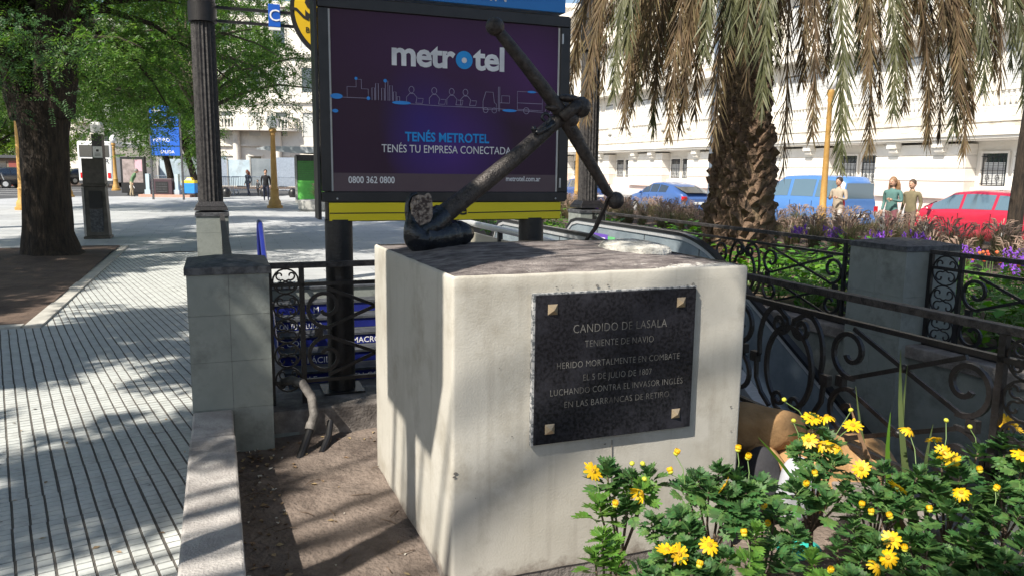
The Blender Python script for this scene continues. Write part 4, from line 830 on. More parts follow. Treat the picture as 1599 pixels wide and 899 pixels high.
def flower_mesh(seed, r=.033, droop=.2, name='flower'):
    random.seed(seed); b = MB(); n = 13
    for k in range(n):
        a = 2*PI*k/n+random.uniform(-.08, .08); l = r*random.uniform(.88, 1.08); w_ = r*.15; V = []; c, s_ = math.cos(a), math.sin(a); dr = droop+random.uniform(-.15, .2); z0 = random.uniform(-.001, .001)
        for t, h_ in ((.22, .55), (.5, 1.0), (.8, .95), (1.0, .45)):
            z = z0-dr*l*t*t*.7; V += [(l*t*c-w_*h_*s_, l*t*s_+w_*h_*c, z), (l*t*c+w_*h_*s_, l*t*s_-w_*h_*c, z+.0006)]
        b.add(V, [(0, 1, 3, 2), (2, 3, 5, 4), (4, 5, 7, 6)])
    b.mi = 1; b.ball((0, 0, .001), r*.27, 10, 6, (1, 1, .6), .05); b.mi = 2; b.ball((0, 0, -.004), r*.22, 8, 5, (1, 1, .9))
    me = bpy.data.meshes.new(name); me.from_pydata(b.v, [], b.f); me.polygons.foreach_set('material_index', b.m)
    for m in (M_petal, M_disc, M_gstem): me.materials.append(m)
    return me
FLM = [flower_mesh(1, .037), flower_mesh(2, .042, .05), flower_mesh(3, .034, .8), flower_mesh(4, .038, -.3), flower_mesh(5, .036, 1.1)]
def bud_mesh(open_, seed):
    random.seed(seed); b = MB(); b.mi = 1; b.ball((0, 0, 0), .0095, 9, 7, (1, 1, .85), .05); b.mi = 0
    if open_:
        for k in range(11):
            a = 2*PI*k/11; c, s_ = math.cos(a), math.sin(a); V = []
            for t, rr_, z in ((0, .007, 0), (.5, .011, .008), (1, .009, .017)): V += [(rr_*c-.0025*s_, rr_*s_+.0025*c, z), (rr_*c+.0025*s_, rr_*s_-.0025*c, z)]
            b.add(V, [(0, 1, 3, 2), (2, 3, 5, 4)])
    me = bpy.data.meshes.new('bud'); me.from_pydata(b.v, [], b.f); me.polygons.foreach_set('material_index', b.m); me.materials.append(M_petal); me.materials.append(M_bud); return me
BUD = [bud_mesh(False, 1), bud_mesh(True, 2)]
DATA = {'A':([(0.37,2.77,0.58),(0.46,2.75,0.57),(0.52,2.76,0.58),(0.33,2.65,0.5),(0.43,2.66,0.5),(0.49,2.71,0.54),(0.39,2.71,0.53)],[(0.31,2.73,0.6,0),(0.48,2.66,0.55,1),(0.5,2.76,0.62,3),(0.38,2.61,0.52,2),(0.5,2.71,0.58,3),(0.46,2.76,0.62,3)]),'A2':([(0.3,2.48,0.39),(0.36,2.5,0.4),(0.33,2.54,0.43),(0.37,2.44,0.37)],[]),'B':([(0.71,2.75,0.57),(0.79,2.77,0.59),(0.85,2.75,0.57),(0.88,2.71,0.54),(0.66,2.72,0.55),(0.8,2.68,0.53),(0.74,2.71,0.54)],[(0.79,2.68,0.57,1),(0.87,2.81,0.66,2),(0.9,2.78,0.64,2),(0.63,2.79,0.65,2),(0.6,2.73,0.6,2)]),'C':([(0.51,2.6,0.47),(0.62,2.62,0.48),(0.56,2.57,0.45),(0.64,2.57,0.45)],[]),'D':([(0.45,2.44,0.37),(0.55,2.49,0.4),(0.64,2.45,0.38),(0.74,2.48,0.4),(0.63,2.51,0.41),(0.49,2.41,0.36),(0.68,2.41,0.36)],[(0.58,2.45,0.42,0),(0.54,2.46,0.43,1),(0.64,2.41,0.4,2),(0.69,2.48,0.44,1)]),'E':([(0.87,2.56,0.45),(0.84,2.63,0.49),(0.99,2.71,0.31),(1.09,2.76,0.35),(0.83,2.47,0.39),(1.04,2.83,0.4),(1.01,2.92,0.47),(1.03,2.65,0.28)],[(0.98,2.81,0.43,2),(0.98,2.75,0.39,2),(0.82,2.52,0.46,2)]),'F':([(1.28,3.13,0.66),(1.32,3.07,0.6),(1.2,3.05,0.58),(1.32,3.0,0.54),(1.23,2.96,0.5),(1.14,2.91,0.46),(1.25,2.87,0.43),(1.34,2.91,0.47)],[(1.27,3.12,0.69,0),(1.33,3.12,0.7,1),(1.29,3.03,0.61,0),(1.34,3.02,0.6,0),(1.23,3.04,0.62,1),(1.43,3.09,0.67,1),(1.22,2.92,0.52,2),(1.17,2.89,0.49,2),(1.17,3.18,0.75,3),(1.44,3.14,0.72,3),(1.19,3.11,0.68,3)]),'G':([(1.37,2.85,0.42),(1.46,2.9,0.45),(1.55,2.92,0.47),(1.43,2.96,0.5),(1.52,2.98,0.52),(1.55,2.85,0.42),(1.32,2.78,0.37),(1.65,2.96,0.51)],[(1.41,2.94,0.54,1),(1.53,2.88,0.49,1),(1.66,3.08,0.66,1),(1.39,2.79,0.42,2),(1.46,2.78,0.41,2),(1.36,2.81,0.44,2)]),'H':([(1.77,3.01,0.55),(1.82,2.96,0.51),(1.94,3.05,0.58),(1.72,2.85,0.42),(1.82,2.87,0.44),(1.69,2.92,0.47)],[(1.75,3.05,0.63,1),(1.79,2.97,0.57,0),(1.77,3.0,0.59,0),(1.77,2.86,0.48,0),(1.83,3.11,0.69,3),(1.62,2.8,0.43,2),(1.88,2.93,0.54,2),(1.92,3.09,0.67,3)]),'I':([(2.06,3.07,0.61),(2.08,2.98,0.53),(1.96,2.92,0.48),(1.99,2.83,0.41),(1.88,2.83,0.41),(2.17,3.07,0.61),(2.11,2.92,0.48)],[(2.07,3.1,0.69,0),(2.11,3.09,0.67,0),(2.08,2.99,0.59,1),(1.91,2.87,0.49,2)]),'J':([(1.13,2.68,0.29),(1.24,2.72,0.32),(1.32,2.68,0.3),(1.25,2.61,0.26),(1.15,2.6,0.25),(1.39,2.72,0.33)],[(1.43,2.7,0.36,0),(1.34,2.61,0.3,0),(1.16,2.59,0.29,2)]),'K':([(1.46,2.65,0.29),(1.58,2.72,0.33),(1.66,2.68,0.3),(1.48,2.6,0.25),(1.58,2.61,0.26),(1.52,2.74,0.34)],[(1.39,2.64,0.32,0),(1.46,2.66,0.34,2)]),'L':([(1.77,2.72,0.33),(1.85,2.68,0.3),(1.94,2.72,0.33),(1.73,2.6,0.26),(1.85,2.6,0.26),(1.74,2.74,0.35),(1.92,2.61,0.27)],[])}
LBL = {'A': 'leftmost daisy bush on a thick bare stem in front of the pedestal', 'A2': 'low bright green daisy shoot at the foot of the leftmost bush', 'B': 'daisy bush with a forked brown stem silhouetted on the pedestal right side', 'C': 'small dark daisy sprig between the two bushes before the pedestal', 'D': 'low daisy bush with two open flowers at the bottom edge before the pedestal',
       'E': 'daisy bush just right of the pedestal corner, teal bag behind it', 'F': 'tall daisy bush with a cluster of yellow flowers before the tan cloth', 'G': 'daisy bush with drooping flower left of the long blades', 'H': 'daisy bush with a large spread flower before the lattice fence panel', 'I': 'rightmost tall daisy bush by the fence post at the frame edge',
       'J': 'low leafy daisy bush with two big flowers at the bottom edge', 'K': 'low dark leafed daisy bush at the bottom edge, second from the right corner', 'L': 'dark leafed daisy bush filling the bottom right corner'}
random.seed(21); nr = 0
for key, (ros, fls) in DATA.items():
    cx = sum(p[0] for p in ros)/len(ros); cy = sum(p[1] for p in ros)/len(ros); t = wthing('daisy_bush', LBL[key], 'flower bush', cx, cy+.03, -.06, 0, 'yellow daisy bushes before the fence'); base = Vector((cx, cy+.03, -.06))
    def loc(p): return Vector(p)-base
    fork = Vector((0, 0, max(.12, (sum(p[2] for p in ros)/len(ros))*.55))); allr = list(ros); ztop = max(p[2] for p in ros)
    b = MB(); rs = .017 if key == 'A' else .009; b.tube([(0.01, .01, -.02), (.006, 0, fork.z*.5), fork], [rs*1.25, rs*1.05, rs], 8); obj('stem', b, M_stem, t, smooth=True)
    ext = []
    if key in ('I', 'K', 'L'):
        for p in ros:
            ext.append((p[0]+random.uniform(-.10, .10), p[1]+random.uniform(.0, .22), p[2]-random.uniform(.03, .15)))
    for i, p in enumerate(ros+ext):
        l = loc(p); b = MB(); mid = fork.lerp(l, .55)+Vector((random.uniform(-.01, .01), 0, -.015)); b.tube([fork, mid, l-Vector((0, 0, .01))], [.006, .0045, .0035], 6); obj('branch', b, M_stem if i < len(ros) else M_gstem, t)
        lig = key == 'A2' or (key == 'A' and i in (3, 5)) or (key in 'EJ' and i % 4 == 0); me = random.choice(ROSL if lig else ROS)
        o = bpy.data.objects.new('leaf_cluster', me); link(o, t); o.location = l; o.rotation_euler = (random.uniform(-.35, .35), random.uniform(-.35, .35), random.uniform(0, 6.28)); s_ = random.uniform(.72, 1.12); o.scale = (s_, s_, s_); nr += 1
    for (x, y, z, k) in fls:
        l = loc((x, y, z)); near = min(ros, key=lambda p: (p[0]-x)**2+(p[2]-z+.05)**2); root = loc(near)-Vector((0, 0, .03)); b = MB(); b.tube([root, root.lerp(l, .55)+Vector((.008, 0, .012)), l-Vector((0, 0, .008))], [.0022, .0018, .0016], 5); obj('flower_stalk', b, M_gstem, t)
        if k in (2, 3): me = BUD[1] if k == 2 else BUD[0]
        else: me = random.choice(FLM)
        o = bpy.data.objects.new('flower' if k < 2 else 'bud', me); link(o, t); o.location = l
        if k == 0: o.rotation_euler = (R(random.uniform(15, 80)), R(random.uniform(-40, 40)), 0)
        elif k == 1: o.rotation_euler = (R(random.uniform(-10, 25)), R(random.uniform(-75, 75)), random.uniform(0, 6))
        else: o.rotation_euler = (R(random.uniform(0, 30)), R(random.uniform(-30, 30)), random.uniform(0, 6))
        s_ = 1.0 if k < 2 else 1.1; o.scale = (s_, s_, s_)
# long blades
t = wthing('blade_plant', 'long sword-shaped green leaves rising among the daisies before the fence', 'plant', 1.84, 3.25, -.05)
for (a, c, wd, m) in (((1.86, 3.2, -.02), (1.66, 3.2, .97), .028, M_grassg), ((1.82, 3.2, .0), (1.705, 3.22, .90), .015, M_grassg), ((1.78, 3.22, .0), (1.63, 3.18, .70), .026, M_bleaf), ((1.76, 3.22, .0), (1.49, 3.22, .80), .016, M_grassg), ((1.86, 3.25, .0), (1.46, 3.2, .73), .03, mat('withered_blade', (.20, .11, .06), (.30, .19, .11), rough=.8)), ((1.30, 3.2, .30), (1.05, 3.12, .60), .013, M_bleaf), ((1.9, 3.2, 0), (1.80, 3.15, .66), .02, M_grassg)):
    A = Vector(a); Cc = Vector(c); b = MB(); P = []; W_ = []
    for k in range(9): q = k/8; P.append(A.lerp(Cc, q)+Vector((-.04*math.sin(q*PI)*(1 if a[0] > 1.5 else .1), .01*math.sin(q*3), .02*math.sin(q*PI)))-Vector((1.84, 3.25, -.05))); W_.append(wd*(1-q**3)+.001)
    b.sweep(P, W_, .0022, (.25, 1, .1)); obj('leaf', b, m, t)

# ============================================================ palm
PC = Vector((3.53, 12.0, 0))
pm = wthing('palm_tree', 'stout palm with a rough brown trunk and hanging dry fronds behind the far fence', 'palm tree', PC.x, PC.y, .15)
def prad(z): return np.interp(z, [0, .5, 1.0, 1.7, 2.4, 3.1, 3.8, 4.6, 5.4], [.53, .51, .475, .42, .375, .345, .32, .30, .42])
b = MB(); random.seed(31)
zs = np.linspace(-.3, 5.5, 50); V = []
for z in zs:
    for j in range(28): a = 2*PI*j/28; q = prad(max(z, 0))*.93+.03*mn.noise(Vector((math.cos(a)*3, math.sin(a)*3, z*3.5))); V.append((q*math.cos(a), q*math.sin(a), z))
b.add(V, [(i*28+j, i*28+(j+1) % 28, (i+1)*28+(j+1) % 28, (i+1)*28+j) for i in range(49) for j in range(28)]); obj('trunk', b, M_boot, pm, smooth=True, ang=3)
BM = []
for s in range(5):
    random.seed(50+s); q = lambda: random.uniform(-.026, .026)
    b = MB(); b.add([(q(), -.085+q(), -.05), (.0, .085+q(), -.05), (.075+q(), -.065+q(), .03), (.080+q(), .065+q(), .03), (.115+q(), -.03+q(), .10+q()), (.11+q(), .035+q(), .10+q()), (.04, -.05, .13), (.04, .05, .13), (-.03, -.08, .0), (-.03, .08, .0), (-.02, 0, .15)],
          [(0, 1, 3, 2), (2, 3, 5, 4), (4, 5, 7, 6), (0, 2, 8), (2, 4, 6, 8), (1, 9, 3), (3, 9, 7, 5), (6, 7, 10), (6, 10, 8), (7, 9, 10)])
    me = bpy.data.meshes.new('leaf_base'); me.from_pydata(b.v, [], b.f); me.materials.append(M_boot); BM.append(me)
random.seed(33); nb = 0; rest = MB(); k = 0
while True:
    z = .0+k*.0098; a = k*2.39996+random.uniform(-.08, .08)
    if z > 5.2: break
    k += 1; rd = prad(z)*.93; s_ = random.uniform(.65, 1.35)*(1.0 if z < 2.2 else .62); fl = random.uniform(-.45, .22) if z < 2.2 else random.uniform(-.4, -.1)
    M = Matrix.Translation((rd*math.cos(a), rd*math.sin(a), z)) @ Matrix.Rotation(a+random.uniform(-.45, .45), 4, 'Z') @ Matrix.Rotation(fl, 4, 'Y') @ Matrix.Diagonal((s_, s_*random.uniform(.8, 1.15), s_, 1))
    front = math.sin(a) < .35
    if front and .2 < z < 3.4 and nb < 300:
        o = bpy.data.objects.new('leaf_base', BM[k % 5]); link(o, pm); o.matrix_local = M; nb += 1
    else:
        me = BM[k % 5]; rest.add([M @ v.co for v in me.vertices], [tuple(p.vertices) for p in me.polygons])
o = obj('leaf_bases', rest, M_boot, pm); o['kind'] = 'stuff'
def frond(P, green, seed, L0=.5, n=150):
    r = random.Random(seed); V = []; F = []; MI = []; P = [Vector(p) for p in P]
    def bz(t): return P[0]*(1-t)**3+P[1]*3*t*(1-t)**2+P[2]*3*t*t*(1-t)+P[3]*t**3
    pts = [bz(i/22) for i in range(23)]; b = MB(); b.tube(pts, [.022*(1-i/24)+.003 for i in range(23)], 5); rm = len(b.f); sag = Vector((0, 0, -1)); tw = r.uniform(-.8, .8)
    for i in range(n):
        t = .20+.80*i/n; p = bz(t); tg = (bz(min(1, t+.01))-bz(max(0, t-.01))).normalized(); sd = tg.cross(Vector((math.cos(tw+1.5), math.sin(tw+1.5), .2))).normalized(); up = sd.cross(tg)
        ln_ = L0*min(1, .45+2.2*(t-.18))*(1.0 if t < .8 else 1-(t-.8)*2.6)
        for sg in (-1, 1):
            if r.random() < .04: continue
            d = (tg*r.uniform(.75, 1.35)+sd*sg*r.uniform(.12, .68)+up*r.uniform(-.3, .35)+sag*(.22 if not green else .10)).normalized(); l = ln_*r.uniform(.75, 1.1); wv = (up+sd*r.uniform(-.8, .8)).cross(d).normalized()*(.0095 if green else .0085); fold = up*.012
            m1 = p+d*l*.5+sag*l*.03; e = p+d*l*.94+sag*l*.14+up*r.uniform(-.03, .03)*l
            b.add([p-wv*.6, p+wv*.6, m1-wv, m1+wv, e], [(0, 1, 3, 2), (2, 3, 4)])
    return b
ENDS = [(0.71,10.5,2.24,0),(1.01,11,2.44,0),(1.33,12,2.94,0),(1.26,10,2.65,1),(1.48,10.5,2.33,0),(1.79,11.5,2.8,1),(1.95,11,2.28,1),(2.02,10.2,2.15,0),(2.33,11,2.28,0),(2.39,10.4,2.46,0),(2.56,10,2.1,0),(2.08,12.5,3.29,0),(2.71,12.5,3.2,0),(2.48,13,3.46,1),(3.05,9.7,2.48,1),(3.67,10.6,1.76,0),(3.99,11,2.96,0),(3.88,10.2,2.18,0),(4.36,10.4,1.8,1),(4.81,10.6,2.03,0),(5.55,12,2.75,0),(5.11,10.6,2.52,1),(6.18,12,3.09,0),(5.5,10.4,2.1,0),(6.19,11.4,2.26,0),(6.01,10.7,2.28,1),(6.78,12,2.91,0),(6.29,10.6,2.81,1),(6.95,11.5,3.14,0),(7.81,12.5,3.41,1),(7.11,11,2.73,1),(7.95,12,2.92,0),(1.22,12,3.41,0),(1.01,13,3.34,0),(5.11,13,3.29,0),(5.63,13,3.4,1),(6.4,13,3.61,0),(4.14,12.5,3.42,0),(3.48,13.2,3.4,1),(7.48,13,3.73,1),(2.34,9.8,3.11,1),(2.84,9.9,3.17,1),(2.69,10,3.38,1),(1.4,9.9,3.27,1),(2.32,10.3,3.42,0),(5.55,10.4,3.48,0)]
ENDS += [(1.6,11.2,2.6,0),(1.85,10.4,2.6,0),(2.2,10.2,2.5,0),(4.6,10.3,2.9,0),(5.3,10.7,2.6,0),(5.9,10.5,2.7,0),(6.75,11,2.9,0),(7.6,11.4,2.9,0),(1.62,10.8,2.5,0),(2.18,10.6,2.75,0),(2.1,10.9,2.55,0),(1.7,10.3,2.9,0),(6.1,10.6,2.0,0),(5.75,10.9,2.2,0),(6.3,10.9,2.5,0),(7.4,11.2,2.6,0),(2.9,9.9,2.7,0)]
random.seed(41)
for i, (x, y, z, g) in enumerate(ENDS):
    e = Vector((x, y, z))-Vector((PC.x, PC.y, .15)); h = Vector((e.x, e.y, 0)); hl = h.length; hn = h.normalized(); c = Vector((0, 0, 5.25))+hn*.25
    b = frond([c, c+hn*hl*.62+Vector((0, 0, .95+random.uniform(-.2, .4))), e+Vector((0, 0, 1.9))-hn*.02, e], g, i, random.uniform(.38, .54)); obj('frond', b, M_frondg if g else M_frondb, pm)
for i in range(16):
    a = i*2*PI/16+.1; hn = Vector((math.cos(a), math.sin(a), 0)); c = Vector((0, 0, 5.4))+hn*.15
    b = frond([c, c+hn*1.2+Vector((0, 0, 1.9)), c+hn*3.0+Vector((0, 0, 1.8)), c+hn*(3.6)+Vector((0, 0, .4))], 1, 100+i, .5, 60); obj('frond', b, M_frondg, pm)

# ============================================================ trees
def sprays(C, D, L, n, ll, lw, r):
    """C centres Nx3, D unit directions Nx3: feathery sprays of 2n leaflets each, as diamonds."""
    N = len(C); up = np.array([0, 0, 1.]); S = np.cross(D, up); S /= np.linalg.norm(S, axis=1)[:, None]+1e-6; U = np.cross(S, D)
    roll = r.uniform(-.9, .9, N)[:, None]; S2 = S*np.cos(roll)+U*np.sin(roll); V = []
    for i in range(n):
        t = (i+.5)/n; base = C+D*(L[:, None]*t)+up*(-.25*L[:, None]*t*t)
        for sg in (-1, 1):
            d = D*.45+S2*sg*.85+r.normal(0, .18, (N, 3)); d /= np.linalg.norm(d, axis=1)[:, None]; l = ll*(1.15-.6*abs(t-.45))*r.uniform(.8, 1.2, N)[:, None]
            wv = np.cross(d, U+r.normal(0, .3, (N, 3))); wv /= np.linalg.norm(wv, axis=1)[:, None]+1e-6
            V.append(np.stack([base, base+d*l*.5+wv*lw*.5, base+d*l, base+d*l*.5-wv*lw*.5], 1))
    V = np.concatenate(V, 0).reshape(-1, 3); F = np.arange(len(V)).reshape(-1, 4); return V, F
def crown(parent, clumps, per, L, n, ll, lw, m, seed, keep=None, name='crown'):
    r = np.random.default_rng(seed); Cs = []; Ds = []
    for (x, y, z, R_) in clumps:
        k = int(per*R_*R_*r.uniform(.7, 1.3)); d = r.normal(0, 1, (k, 3)); d /= np.linalg.norm(d, axis=1)[:, None]; rad = R_*r.uniform(.25, 1, k)[:, None]**.6
        p = d*rad*np.array([1, 1, .62]); Cs.append(p+np.array([x, y, z])); dd = d*np.array([1, 1, .35])+r.normal(0, .45, (k, 3))+np.array([0, 0, -.32]); Ds.append(dd/np.linalg.norm(dd, axis=1)[:, None])
    Cc = np.concatenate(Cs); D = np.concatenate(Ds)
    if keep is not None: q = keep(Cc); Cc, D = Cc[q], D[q]
    V, F = sprays(Cc, D, r.uniform(.6, 1.15, len(Cc))*L, n, ll, lw, r); off = np.array(parent.location); o = fast(name, V-off, F, m, parent); return o
def limbs(parent, start, clumps, r0_, seed, m, maxn=40):
    random.seed(seed); b = MB(); off = Vector(parent.location)
    for (x, y, z, R_) in clumps[:maxn]:
        e = Vector((x, y, z)); s = Vector(random.choice(start)); mid = s.lerp(e, .5)+Vector((random.uniform(-.3, .3), random.uniform(-.3, .3), random.uniform(.1, .5))); q1 = s.lerp(mid, .5)+Vector((random.uniform(-.1, .1), 0, .12))
        b.tube([s-off, q1-off, mid-off, mid.lerp(e, .6)-off+Vector((0, 0, .08)), e-off], [r0_, r0_*.75, r0_*.5, r0_*.3, r0_*.12], 7)
    return obj('limbs', b, m, parent, smooth=True, ang=3)
def trunk(parent, pts, rad, m, n=18, rough=.06, name='trunk'):
    b = MB(); P = [Vector(p)-Vector(parent.location) for p in pts]; Q = []; Rr = []
    for i in range(len(P)-1):
        for k in range(8): t = k/8; Q.append(P[i].lerp(P[i+1], t)); Rr.append(rad[i]*(1-t)+rad[i+1]*t)
    Q.append(P[-1]); Rr.append(rad[-1]); b.tube(Q, Rr, n*2)
    for i, v in enumerate(b.v):
        c = Q[i//(n*2)]; d = Vector(v)-c; a = math.atan2(d.y, d.x); q = 1+rough*mn.noise(Vector((math.cos(a)*4, math.sin(a)*4, v[2]*.8)))+rough*.9*mn.noise(Vector((math.cos(a)*11, math.sin(a)*11, v[2]*2.2))); b.v[i] = tuple(c+d*q)
    return obj(name, b, m, parent, smooth=True, ang=3)
TANE = math.tan(EL)
def gxy(Cc): return Cc[:, 0]+LX*Cc[:, 2]/TANE, Cc[:, 1]+LY*Cc[:, 2]/TANE
def vn(x, y, s, seed):                                            # smooth value noise
    r = np.random.default_rng(seed); T = r.random((64, 64)); X, Y = x*s, y*s; i = np.floor(X).astype(int); j = np.floor(Y).astype(int); fx, fy = X-i, Y-j; fx = fx*fx*(3-2*fx); fy = fy*fy*(3-2*fy); g = lambda a, c: T[a % 64, c % 64]
    return (g(i, j)*(1-fx)+g(i+1, j)*fx)*(1-fy)+(g(i, j+1)*(1-fx)+g(i+1, j+1)*fx)*fy
def keepf(Cc):                                                    # shapes the unseen crown so sun and shade land on chosen spots
    gx, gy = gxy(Cc); nse = .62*vn(gx+40, gy+40, .95, 5)+.38*vn(gx+40, gy+40, 2.1, 6); thr = np.full(len(gx), .47)
    thr = np.where(((gx-1.6)/1.7)**2+((gy-3.15)/.8)**2 < 1, .30, thr)
    thr = np.where((gx > 1.7) & (gx < 4) & (gy < 3.4), .46, thr)
    thr = np.where(((gx-.25)/1.75)**2+((gy-4.05)/2.0)**2 < 1, .10, thr)
    thr = np.where(((gx+.75)/.7)**2+((gy-2.75)/.9)**2 < 1, .20, thr)
    thr = np.where((gx > -2.7) & (gx < 2.6) & (gy > 6.1) & (gy < 9.5), .95, thr)
    thr = np.where((gx > 3.0) & (gy > 4) , .52, thr)
    thr = np.where(((gx-4.2)/1.5)**2+((gy-7.2)/1.6)**2 < 1, .8, thr)
    thr = np.where((gx > 2.0) & (gy > 3.6) & (gy < 6) , .58, thr)
    return nse < thr
def clumpsbox(x0, x1, y0, y1, z0, z1, n, r0_, r1_, seed, zf=None):
    random.seed(seed); out = []
    for k in range(n):
        x = random.uniform(x0, x1); y = random.uniform(y0, y1); zl = z0 if zf is None else zf(x, y); out.append((x, y, random.uniform(zl, max(z1, zl+.3)), random.uniform(r0_, r1_)))
    return out
# big tree on the left, forked trunk
t1 = wthing('forked_tree', 'large dark-barked tree with a forked trunk standing in the soil bed on the left', 'tree', -8.46, 14, .02)
trunk(t1, [(-8.42, 14, -.15), (-8.45, 14, .12), (-8.47, 14, .5), (-8.45, 14, 1.4), (-8.42, 14, 2.3), (-8.40, 14, 2.9)], [.66, .49, .405, .385, .40, .46], M_bark)
trunk(t1, [(-8.22, 14, 2.55), (-8.12, 14, 3.3), (-8.02, 14, 4.2), (-7.9, 14, 5.6), (-7.6, 13.8, 7.2)], [.33, .35, .34, .28, .2], M_bark, name='fork_limb')
trunk(t1, [(-8.66, 14.05, 2.55), (-8.80, 14.05, 3.2), (-9.02, 14.1, 4.0), (-9.5, 14.2, 5.4), (-10, 14, 7)], [.33, .31, .27, .23, .16], M_bark, name='fork_limb')
zf1 = lambda x, y: 2.55+max(0, (-x-8.8))*.12+(.25 if x > -7.3 else .1)+max(0, x+6.9)*.62
c1 = clumpsbox(-12.5, -5.8, 11.6, 17.5, 2.6, 6.4, 120, .45, .85, 2, zf1); c1n = clumpsbox(-9.6, -6.7, 11.9, 13.2, 2.45, 4.2, 16, .28, .45, 3)
crown(t1, c1, 150, .34, 8, .062, .024, M_leaf, 4); crown(t1, c1n, 130, .30, 9, .05, .018, M_leafb, 5, name='near_foliage'); limbs(t1, [(-8.0, 14, 4.4), (-9.1, 14.1, 4.3), (-8.1, 14, 3.6)], c1, .085, 3, M_bark, 55)
# tree whose trunk hides behind the left column
t2 = wthing('leafy_tree', 'tree with fine green leaves hanging behind the left iron column and the line sign', 'tree', -7.5, 19.2, .0)
trunk(t2, [(-7.5, 19.2, -.1), (-7.52, 19.2, 2.2), (-7.5, 19.2, 4.6)], [.26, .19, .17], M_bark)
zf2 = lambda x, y: 3.05+.35*abs(x+6.3)*.5
c2 = clumpsbox(-9.3, -4.9, 17.5, 21.5, 3.0, 6.6, 44, .4, .75, 12, zf2)
crown(t2, c2, 125, .36, 8, .075, .030, M_leaf, 14); limbs(t2, [(-7.6, 19.2, 4.4), (-7.7, 19.2, 3.0)], c2, .06, 13, M_barkp, 30)
t3 = wthing('slender_tree', 'twin-stemmed tree whose foliage hangs over the blue wayfinding totem', 'tree', -19.6, 46, .0)
trunk(t3, [(-20.2, 46, -.1), (-20.35, 46, 1.2), (-20.7, 46, 3.2)], [.22, .19, .15], M_bark); trunk(t3, [(-18.7, 46.2, -.1), (-19.05, 46.2, 1.2), (-19.6, 46.2, 3.4)], [.22, .19, .15], M_bark)
c3 = clumpsbox(-22.4, -17.6, 44, 48, 2.2, 6.2, 42, .6, 1.0, 22); crown(t3, c3, 50, .6, 7, .15, .06, M_leaf, 23); limbs(t3, [(-20.6, 46, 3), (-19.5, 46.2, 3.2)], c3, .06, 24, M_bark, 20)
t4 = wthing('shade_tree', 'wide tree crown of mid green leaves filling the gap left of the iron column', 'tree', -12.1, 30, .0)
trunk(t4, [(-11.8, 30, -.1), (-11.9, 30, 3), (-12.3, 30, 5.5)], [.3, .24, .2], M_bark)
c4 = clumpsbox(-21, -9.6, 27, 34, 3.6, 9.6, 140, .7, 1.2, 32, lambda x, y: 3.55+.5*math.sin(x*1.3)+(.9 if x > -11.5 else 0)+(.5 if x < -18 else 0)); crown(t4, c4, 46, .55, 8, .13, .052, M_leaf, 33); limbs(t4, [(-12.3, 30, 5), (-12.1, 30, 3.8)], c4, .10, 34, M_bark, 50)
for i, (x, y, w_, z0, z1, lab, m) in enumerate(((-44, 66, 7, 2.4, 9.5, 'sunny light green tree behind the booth at the far left', M_leafy), (-58, 88, 9, 2.5, 12, 'tall sunny tree farthest away at the left edge', M_leafy), (-40.5, 92, 7, 2.6, 11, 'distant tree above the white coach', M_leaf), (-28.5, 96, 5, 3.0, 10, 'distant dark tree right of the coach', M_leaf), (-52, 58, 5, 1.6, 7, 'low sunny tree at the left edge behind the ochre lamp post', M_leafy))):
    t = wthing('street_tree', lab, 'tree', x, y, 0); trunk(t, [(x, y, -.1), (x, y, z0+1), (x+.4, y, z1*.6)], [.3, .24, .15], M_bark, n=8)
    cc = clumpsbox(x-w_, x+w_, y-w_*.6, y+w_*.6, z0, z1, 46, w_*.18, w_*.3, 60+i); crown(t, cc, 14, .9, 7, .26, .11, m, 70+i); limbs(t, [(x, y, z0+1)], cc, .09, 80+i, M_bark, 14)
# the trees standing over the viewer and the pavement: their boughs shade the square
t = wthing('plaza_tree', 'tree behind the viewer whose crown dapples the pavement and the pedestal with light', 'tree', -8.4, -4.2, 0); trunk(t, [(-8.4, -4.2, -.1), (-8.3, -4.1, 3.5), (-8.0, -3.8, 7)], [.5, .36, .26], M_bark)
def big(parent, box, n, seed, keep=keepf):
    r = np.random.default_rng(seed); x = r.uniform(box[0], box[1], n); y = r.uniform(box[2], box[3], n); z = r.uniform(box[4], box[5], n); Cc = np.stack([x, y, z], 1); q = keep(Cc); Cc = Cc[q]
    d = r.normal(0, 1, Cc.shape)*np.array([1, 1, .4]); d /= np.linalg.norm(d, axis=1)[:, None]; V, F = sprays(Cc, d, np.full(len(Cc), .42), 5, .17, .085, r); fast('crown', V-np.array(parent.location), F, M_leaf, parent)
big(t, (-10.5, 3.2, -5.5, 4.4, 6.6, 7.6), 21000, 91); limbs(t, [(-8.0, -3.8, 6.6)], clumpsbox(-10, 3, -5, 4, 6.8, 7.4, 14, .5, 1, 92), .05, 93, M_bark)
t = wthing('plaza_tree', 'tree at the left outside the view whose crown shades the left part of the square', 'tree', -13.5, 6.5, 0); trunk(t, [(-13.5, 6.5, -.1), (-13.5, 6.5, 3.5), (-13.2, 6.3, 7)], [.5, .38, .3], M_bark)
def keep2(Cc):  # thins the unseen crowns so streaks of light reach the square
    gx, gy = gxy(Cc); return (.6*vn(gx+60, gy*1.0+40, .42, 8)+.4*vn(gx+60, gy+40, 1.3, 9)) < np.where(gy > 24, .62, .54)
big(t, (-19, -10.5, -2, 9.5, 6.6, 7.8), 9500, 94, keep2); limbs(t, [(-13.2, 6.3, 6.5)], clumpsbox(-19, -10, -1, 9, 6.8, 7.4, 20, .5, 1, 95), .12, 96, M_bark)
t = wthing('plaza_tree', 'tall tree over the stair entrance whose crown is above the view', 'tree', -13.0, 20.5, 0); trunk(t, [(-15.2, 19.5, -.1), (-15.2, 19.5, 4.5), (-14.2, 19.5, 8)], [.3, .25, .2], M_bark); t.location = (-15.2, 19.5, 0)
